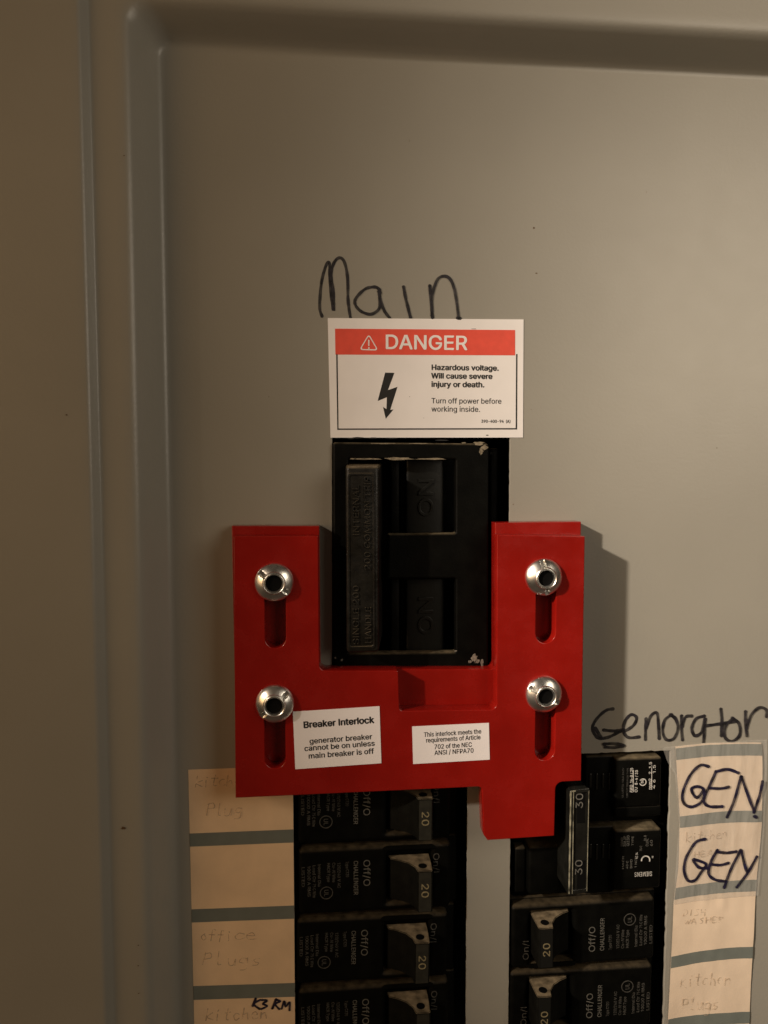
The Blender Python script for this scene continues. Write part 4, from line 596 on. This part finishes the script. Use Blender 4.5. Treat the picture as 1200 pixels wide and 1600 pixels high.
T = [arc_ring(ci, 1.75, .42, R(-20), R(190), 2.09), v('R', 1060, 835, 2.4, 3), v('KC 14', 945, 838, 3.5, 9), pxtext('SIEMENS', *q8(992, 950), 6.8, 2.05, ang=R(180), length=27, align='CENTER', spacing=1.1)]
link('lettering', join(T), 'bright', lb2, smooth=False)
T = [v('HACR', 845, 915, 3, 20), v('40 C', 876, 912, 3, 12), v('SWD', 905, 910, 3.2, 14), v('1 NCF', 938, 905, 3.2, 16), v('120/240 V', 838, 752, 3.6, 14), v('30A 2P', 858, 752, 4, 16), v('Q230', 882, 748, 4, 16), v('TYPE', 915, 745, 3, 14),
     v('No. 8', 1005, 710, 4, 8), v('CU/AL', 1020, 750, 4, 12), v('60', 1050, 750, 4, 9), v('75 C', 975, 785, 3.4, 8)]
link('fine_print', join(T), 'grey', lb2, smooth=False)
# joined handle
HT = 11.5
(ax, az), (bx, bz) = W(889, 1234, HT), W(918, 1396, HT)
bm = bmesh.new()
hexa(bm, (ax, bx, bz, az), (ax-.4, bx+.6, bz+.6, az-.3), HT, -6)
bmesh.ops.recalc_face_normals(bm, faces=bm.faces); bmesh.ops.bevel(bm, geom=bm.edges[:], offset=.6, segments=3, affect='EDGES')
me = bpy.data.meshes.new('h'); bm.to_mesh(me); bm.free()
th = link('handle', me, 'gloss', db)
ro = rnd([(ax+.1, az-.1), (bx-.1, az+.5), (bx-.2, bz+.6), (ax+1.5, bz), (ax+.1, bz+.2)], .5)
rx0, rx1 = ax+1.75, bx-.75
ri = rnd([(rx0, az-1.4), (rx1, az-.9), (rx1, bz+2.0), (rx0, bz+1.7)], .4)
link('raised_edge', plate_mesh(ro, [ri], HT+.5, .9, .25), 'gloss', th)
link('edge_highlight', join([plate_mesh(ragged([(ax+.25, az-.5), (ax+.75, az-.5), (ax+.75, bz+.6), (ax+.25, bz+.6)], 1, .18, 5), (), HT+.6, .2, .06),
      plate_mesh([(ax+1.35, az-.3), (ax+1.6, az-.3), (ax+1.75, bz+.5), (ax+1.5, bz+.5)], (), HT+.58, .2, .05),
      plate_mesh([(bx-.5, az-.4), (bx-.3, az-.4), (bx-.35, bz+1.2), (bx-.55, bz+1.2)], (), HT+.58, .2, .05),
      plate_mesh([(ax+.4, az-.15), (ax+2.2, az-.05), (ax+2.2, az-.5), (ax+.4, az-.6)], (), HT+.63, .2, .05)]), 'edge_glint', th).name = 'painted_edge_highlight'  # pale strips laid along the edges as a painted highlight
link('rating_number', join([pxtext('30', 905, 1264, 11, HT+.1, ang=R(90), length=23, res=5), pxtext('30', 904, 1368, 11, HT+.1, ang=R(90), length=23, res=5)]), 'grey', th, smooth=False)
pbox('number_pad', 902, 1236, 914, 1286, HT-.2, HT+.08, 'inside', th)
pbox('number_pad', 902, 1345, 914, 1390, HT-.2, HT+.08, 'inside', th)
pbox('handle_seat', 826, 1322, 876, 1398, -8, 1.5, 'black', db, bevel=1.2)
pbox('handle_seat', 804, 1325, 822, 1395, -8, -1, 'black', db, bevel=.8)

# ------------------------------------------------------------------ red interlock plate
xp, zp = W(640, 1030)
ip = thing('interlock_plate', 'thick red plastic interlock plate screwed around the main breaker', 'interlock plate', (xp, 0, zp))
H2, H1 = 12.0, 6.0
fr = WL([(365, 838), (497, 838), (499, 1048), (622, 1048), (624, 1111), (776, 1109), (777, 836), (914, 838), (908, 1220), (868, 1222), (866, 1306), (762, 1313), (756, 1305), (753, 1229), (368, 1247)], H2)
fr = rnd(fr, [.15, .15, 2.2, .4, 1.4, 2.0, .15, .15, .2, 2.6, .3, .2, .2, 1.5, .15], 7)
def slot(xc, y0, y1, wpx, h):
    (xa, za), (xb, zb) = W(xc, y0, h), W(xc, y1, h); r = wpx*.215*.5*(251-h)/251; n = 10
    za -= r; zb += r; xm = (xa+xb)/2
    return [(xm+r*math.cos(R(180-180*k/n)), za+r*math.sin(R(180*k/n))) for k in range(n+1)]+[(xm-r*math.cos(R(180-180*k/n)), zb-r*math.sin(R(180*k/n))) for k in range(n+1)]
sl = [slot(430, 893, 1013, 33, H2), slot(429.5, 1080, 1201, 33, H2), slot(853, 888, 1005, 33, H2), slot(852, 1072, 1188, 33, H2)]
plate('front_layer', fr, H2, H2-H1, 'red', ip, holes=sl, bevel=.22)
bk = WL([(362, 822), (499, 822), (501, 1046), (774, 1046), (774, 817), (908, 815), (901, 1214), (862, 1216), (860, 1298), (766, 1302), (760, 1224), (370, 1238)], H1)
bk = rnd(bk, [.2, .2, 2, 2, .2, .2, .2, 2, .3, .3, 1.5, .2], 6)
plate('back_layer', bk, H1, H1-.1, 'red', ip, bevel=.2)

# screws
gs = 'domed screws holding the red plate'
def make_screw():
    s = thing('slotted_screw', 'x', 'screw', (0, 0, 0), gs)
    NR, NA = 34, 120; RO, RI = 6.15, 3.05
    bm = bmesh.new(); rows = []
    for i in range(NR+1):
        r = RI+(RO-RI)*i/NR; row = []
        for k in range(NA):
            a = 2*math.pi*k/NA; u, vv = r*math.cos(a), r*math.sin(a)
            h = .55*3.5*math.sqrt(max(0, 1-(r/RO)**2*.985))+.45*4.0*(1-r/RO)+.2
            if r < RI+.55: h = 2.75+.25*(1-abs((r-RI-.27)/.3))      # collar round the bore
            sd = abs(vv)
            if r > RI+.3: h -= max(0, h-.7)*max(0, min(1, (.8-sd)/.1))
            row.append(bm.verts.new((u, -max(h, 0), vv)))
        rows.append(row)
    for a, b in zip(rows, rows[1:]):
        for k in range(NA): bm.faces.new((a[k], b[k], b[(k+1) % NA], a[(k+1) % NA]))
    base = [bm.verts.new((v_.co.x, 1.3, v_.co.z)) for v_ in rows[-1]]
    for k in range(NA): bm.faces.new((rows[-1][k], base[k], base[(k+1) % NA], rows[-1][(k+1) % NA]))
    bore = [bm.verts.new((v_.co.x*.98, 2.5, v_.co.z*.98)) for v_ in rows[0]]
    for k in range(NA): bm.faces.new((rows[0][(k+1) % NA], bore[(k+1) % NA], bore[k], rows[0][k]))
    bmesh.ops.recalc_face_normals(bm, faces=bm.faces)
    me = bpy.data.meshes.new('head'); bm.to_mesh(me); bm.free()
    link('head', me, 'chrome', s, world=False)
    bm = bmesh.new(); rows = []
    for rr, h in ((2.98, -1.0), (2.98, 2.75), (2.9, 2.95), (2.72, 2.95), (2.6, 2.7), (2.6, -3)):
        rows.append([bm.verts.new((rr*math.cos(2*math.pi*k/32), -h, rr*math.sin(2*math.pi*k/32))) for k in range(32)])
    for a, b in zip(rows, rows[1:]):
        for k in range(32): bm.faces.new((a[k], b[k], b[(k+1) % 32], a[(k+1) % 32]))
    bm.faces.new(rows[-1]); bmesh.ops.recalc_face_normals(bm, faces=bm.faces)
    me = bpy.data.meshes.new('stud'); bm.to_mesh(me); bm.free()
    link('hollow_stud', me, 'chrome', s, world=False)
    bm = bmesh.new(); bmesh.ops.create_cone(bm, cap_ends=True, segments=32, radius1=2.62, radius2=2.62, depth=6)
    bm.transform(Matrix.Translation((0, 1.0, 0)) @ Matrix.Rotation(R(90), 4, 'X'))
    me = bpy.data.meshes.new('bore'); bm.to_mesh(me); bm.free()
    link('bore', me, 'inside', s, world=False)  # solid plug, the dark of the open bore put in as black
    # shank down to the cover
    bm = bmesh.new(); bmesh.ops.create_cone(bm, cap_ends=True, segments=24, radius1=2.2, radius2=2.2, depth=10)
    bm.transform(Matrix.Translation((0, 6.5, 0)) @ Matrix.Rotation(R(90), 4, 'X'))
    me = bpy.data.meshes.new('shank'); bm.to_mesh(me); bm.free()
    link('shank', me, 'chrome', s, world=False)
    return s
scr = make_screw()
for i, (px, py, a, lab) in enumerate([(428, 911, 37, 'domed zinc screw at the top of the left arm of the red plate'),
        (429, 1102, -41, 'domed zinc screw touching the Breaker Interlock sticker'),
        (852, 903, 80, 'domed zinc screw at the top of the right arm of the red plate'),
        (852, 1087, 30, 'domed zinc screw low on the right arm of the red plate')]):
    o = scr if i == 0 else copy_tree(scr)
    x, z = W(px, py, H2+2); o.location = Vector((x, -(H2+.3), z))*MM; o.rotation_euler = (R(random.uniform(-3, 3)), R(a), 0)
    o['label'] = lab; o['group'] = gs

# stickers on the plate
def q2(x, y): return (340+x*.29383, 800+y*.29383)
s1 = thing('interlock_sticker', 'tilted white sticker headed Breaker Interlock beside the lower left screw', 'sticker', (*[0]*3,))
x, z = W(527, 1152, H2); s1.location = Vector((x, -H2, z))*MM
plate('backing', WL([q2(400, 1062), q2(861, 1033), q2(871, 1336), q2(413, 1368)], H2+.15), H2+.15, .15, 'pink', s1)
tt = []; an = R(2.4)
for s, cx, cy, cap, ln, bo in (('Breaker Interlock', 644, 1118, 10.0, 376*.2938, .09), ('generator breaker', 655, 1206, 8.2, 333*.2938, .03), ('cannot be on unless', 649, 1243, 8.2, 374*.2938, .03), ('main breaker is off', 657, 1284, 8.2, 347*.2938, .03)):
    tt.append(pxtext(s, *q2(cx, cy), cap, H2+.17, ang=an, length=ln, align='CENTER', bold=bo*1.3+.02))
link('lettering', join(tt), 'ink', s1, smooth=False)
def q3(x, y): return (640+x*.33125, 800+y*.33125)
s2 = thing('interlock_sticker', 'small white sticker about Article 702 low in the middle of the red plate', 'sticker', (*[0]*3,))
x, z = W(705, 1161, H2); s2.location = Vector((x, -H2, z))*MM
plate('backing', WL([q3(12, 1012), q3(374, 995), q3(378, 1168), q3(17, 1189)], H2+.15), H2+.15, .15, 'pink', s2)
tt = []
for s, cx, cy, ln in (('This interlock meets the', 203, 1042, 270), ('requirements of Article', 206, 1069, 256), ('702 of the NEC', 205, 1102, 176), ('ANSI / NFPA70', 210, 1130, 184)):
    tt.append(pxtext(s, *q3(cx, cy), 7.0, H2+.17, ang=R(1.6), length=ln*.33125, align='CENTER', bold=.03))
link('lettering', join(tt), 'ink', s2, smooth=False)

# ------------------------------------------------------------------ directory strips
def lerp_edge(tab, y):
    for (ya, xa), (yb, xb) in zip(tab, tab[1:]):
        if y <= yb or (yb, xb) == tab[-1]: return xa+(xb-xa)*(y-ya)/(yb-ya)
def sheet(top, bot, le, re, hf, off, nx, ny, edge=0.0):
    """top, bot: (y at left edge, y at right edge) in px"""
    bm = bmesh.new(); g = []
    for j in range(ny+1):
        row = []; tj = j/ny
        for i in range(nx+1):
            ti = i/nx; yl = top[0]+(bot[0]-top[0])*tj; yr = top[1]+(bot[1]-top[1])*tj
            xl, xr_ = lerp_edge(le, yl), lerp_edge(re, yr)
            y = yl+(yr-yl)*ti-edge*math.sin(math.pi*ti); xx = xl+(xr_-xl)*ti
            x, z = W(xx, y, .2); row.append(bm.verts.new((x, -(hf(x, z)+off), z)))
        g.append(row)
    for j in range(ny):
        for i in range(nx): bm.faces.new((g[j][i], g[j+1][i], g[j+1][i+1], g[j][i+1]))
    for f in bm.faces: f.normal_update()
    if bm.faces[:][0].normal.y > 0: bmesh.ops.reverse_faces(bm, faces=bm.faces)
    # paper thickness
    ret = bmesh.ops.extrude_face_region(bm, geom=bm.faces[:])
    for vtx in [e for e in ret['geom'] if isinstance(e, bmesh.types.BMVert)]: vtx.co.y -= .06
    bmesh.ops.recalc_face_normals(bm, faces=bm.faces)
    me = bpy.data.meshes.new('s'); bm.to_mesh(me); bm.free(); return me
def add_strip(root, le, re, bars, y_top, y_bot, hf, m, nx, edge):
    me = sheet(y_top, y_bot, le, re, hf, .05, nx, 90, edge); link('card', me, m, root)
    for tl, tr, th_ in bars:
        link('divider_bar', sheet((tl, tr), (tl+th_, tr+th_), le, re, hf, .13, nx, 2, edge), 'bar', root)
LE = [(1150, 293), (1203, 294), (1560, 302.5), (1900, 310)]; RE = [(1150, 457), (1203, 457.6), (1560, 460.6), (1900, 463)]
x, z = W(378, 1400); ls = thing('directory_strip', 'cream card directory strip with pencilled cells left of the left breakers', 'directory strip', (x, 0, z))
add_strip(ls, LE, RE, [(1302.5, 1296, 20.5), (1421, 1415, 20.5), (1541, 1536, 21.5), (1661, 1656, 21)], (1203, 1197), (1760, 1756), lambda x, z: .03*noise.noise(Vector((x*.1, z*.1, 2))), 'paper', 12, 0)
pen = scribble('kitchen', 304, 1229, 17, 13, tilt=.03)+scribble('Plug', 321, 1274, 19, 15, tilt=.03)
tagp(link('handwriting', ink_mesh(pen, .28, flat, h0=.2), 'pencil', ls, smooth=False), 'faint pencilled words kitchen plug')
pen = scribble('offi', 312, 1470, 17, 13, tilt=.03)+scribble('ce', 364, 1468, 17, 20, tilt=.03)+scribble('Plugs', 314, 1508, 20, 19)
tagp(link('handwriting', ink_mesh(pen, .28, flat, h0=.2), 'pencil', ls, smooth=False), 'faint pencilled words office plugs')
pen = scribble('kitchen', 320, 1594, 18, 13.5, tilt=.03)+scribble('Plug', 390, 1622, 18, 15)
tagp(link('handwriting', ink_mesh(pen, .35, flat, h0=.2), 'pencil', ls, smooth=False), 'pencilled word kitchen')
def z4(l): return [W(280+x*.38333, 1180+y*.38333) for x, y in l]
K3 = [[(312, 990), (300, 1020)], [(330, 995), (305, 1012), (328, 1032)], [(338, 995), (358, 998), (342, 1010), (358, 1020), (335, 1032)],
      [(395, 992), (380, 1030)], [(393, 994), (412, 1000), (392, 1012), (408, 1032)], [(418, 1030), (428, 1000), (434, 1022), (450, 1004), (450, 1036)]]
tagp(link('handwriting', ink_mesh([z4(s) for s in K3], .75, flat, h0=.3), 'bluemarker', ls, smooth=False), 'short dark blue marker note K3 RM')

def wr(x, z):
    v_ = .35+.35*noise.noise(Vector((x*.09, z*.05, 3)))
    v_ += .35*max(0, noise.noise(Vector((x*.28, z*.05, 8))))*(1 if z > W(1100, 1420)[1] else .25)
    v_ += .10*noise.noise(Vector((x*.5, z*.4, 5)))
    return v_
LE2 = [(1150, 1054), (1168, 1055), (1279, 1062), (1356, 1060), (1410, 1052), (1502, 1048), (1600, 1043), (1800, 1034)]
RE2 = [(1150, 1188), (1181, 1190), (1287, 1190), (1383, 1181), (1486, 1175), (1600, 1170), (1800, 1162)]
x, z = W(1115, 1400); rs = thing('directory_strip', 'wrinkled cream directory strip marked GEN twice, right of the right breakers', 'directory strip', (x, 0, z))
add_strip(rs, LE2, RE2, [(1169, 1162, 18), (1275, 1266, 18), (1387, 1374, 18), (1494, 1478, 18), (1592, 1580, 18)], (1166, 1160), (1760, 1744), wr, 'paperr', 26, 3.0)
G1 = [[(955, 305), (920, 300), (880, 340), (850, 410), (855, 455), (890, 468), (930, 440), (935, 400), (910, 385), (885, 398), (905, 430), (935, 400)],
      [(985, 325), (960, 380), (935, 440), (955, 466), (1010, 467)], [(985, 325), (1030, 315), (1075, 330)], [(960, 392), (1000, 394), (1036, 388)],
      [(1030, 510), (1060, 440), (1085, 345)], [(1087, 345), (1110, 410), (1138, 485)], [(1138, 490), (1160, 425), (1172, 365)], [(1140, 506), (1148, 510)]]
G2 = [[(940, 600), (905, 610), (870, 660), (855, 720), (870, 768), (900, 768), (925, 735), (945, 705), (920, 690), (892, 684), (915, 715), (948, 718)],
      [(990, 645), (965, 690), (955, 740), (980, 765), (1022, 772)], [(990, 652), (1030, 656), (1066, 650)], [(965, 702), (1000, 706), (1035, 698)],
      [(1018, 796), (1050, 712), (1085, 645)], [(1088, 648), (1100, 700), (1112, 738)], [(1150, 672), (1115, 735), (1070, 795)]]
tagp(link('handwriting', ink_mesh([z5(s, .4) for s in G1], 1.1, wr, h0=.52), 'bluemarker', rs, smooth=False), 'upper GEN in thick dark marker with a full stop')
tagp(link('handwriting', ink_mesh([z5(s, .4) for s in G2], 1.1, wr, h0=.52), 'bluemarker', rs, smooth=False), 'lower GEN in thick dark marker over faint pencil')
pen = scribble('kitchen', 1069, 1314, 14, 10, tilt=.1)+scribble('HEAR', 1082, 1338, 12, 10, tilt=.1)
tagp(link('handwriting', ink_mesh(pen, .3, wr, h0=.24), 'pencil', rs, smooth=False), 'faint pencilled word under the lower GEN')
pen = scribble('DISH', 1066, 1430, 13, 9, tilt=.03)+scribble('wASHER', 1068, 1443, 12, 10.5, tilt=.06)
tagp(link('handwriting', ink_mesh(pen, .26, wr, h0=.24), 'pencil', rs, smooth=False), 'faint pencilled words dish washer')
pen = scribble('kitchen', 1060, 1541, 19, 11.5, tilt=.06)+scribble('Plugs', 1062, 1577, 19, 12, tilt=.03)
tagp(link('handwriting', ink_mesh(pen, .26, wr, h0=.24), 'pencil', rs, smooth=False), 'faint pencilled words kitchen plugs')
# clear tape over the top of it
TL = [(1150, 1033), (1168, 1034), (1190, 1042), (1210, 1054), (1290, 1060), (1420, 1050), (1470, 1049)]
TR = [(1150, 1197), (1170, 1197), (1290, 1193), (1390, 1184), (1470, 1177)]
tp = link('clear_tape', sheet((1167, 1155), (1412, 1398), TL, TR, wr, .42, 30, 60, 2), 'tape', None)
tp['label'] = 'clear glossy tape stuck over the two GEN cells'; tp['category'] = 'tape'
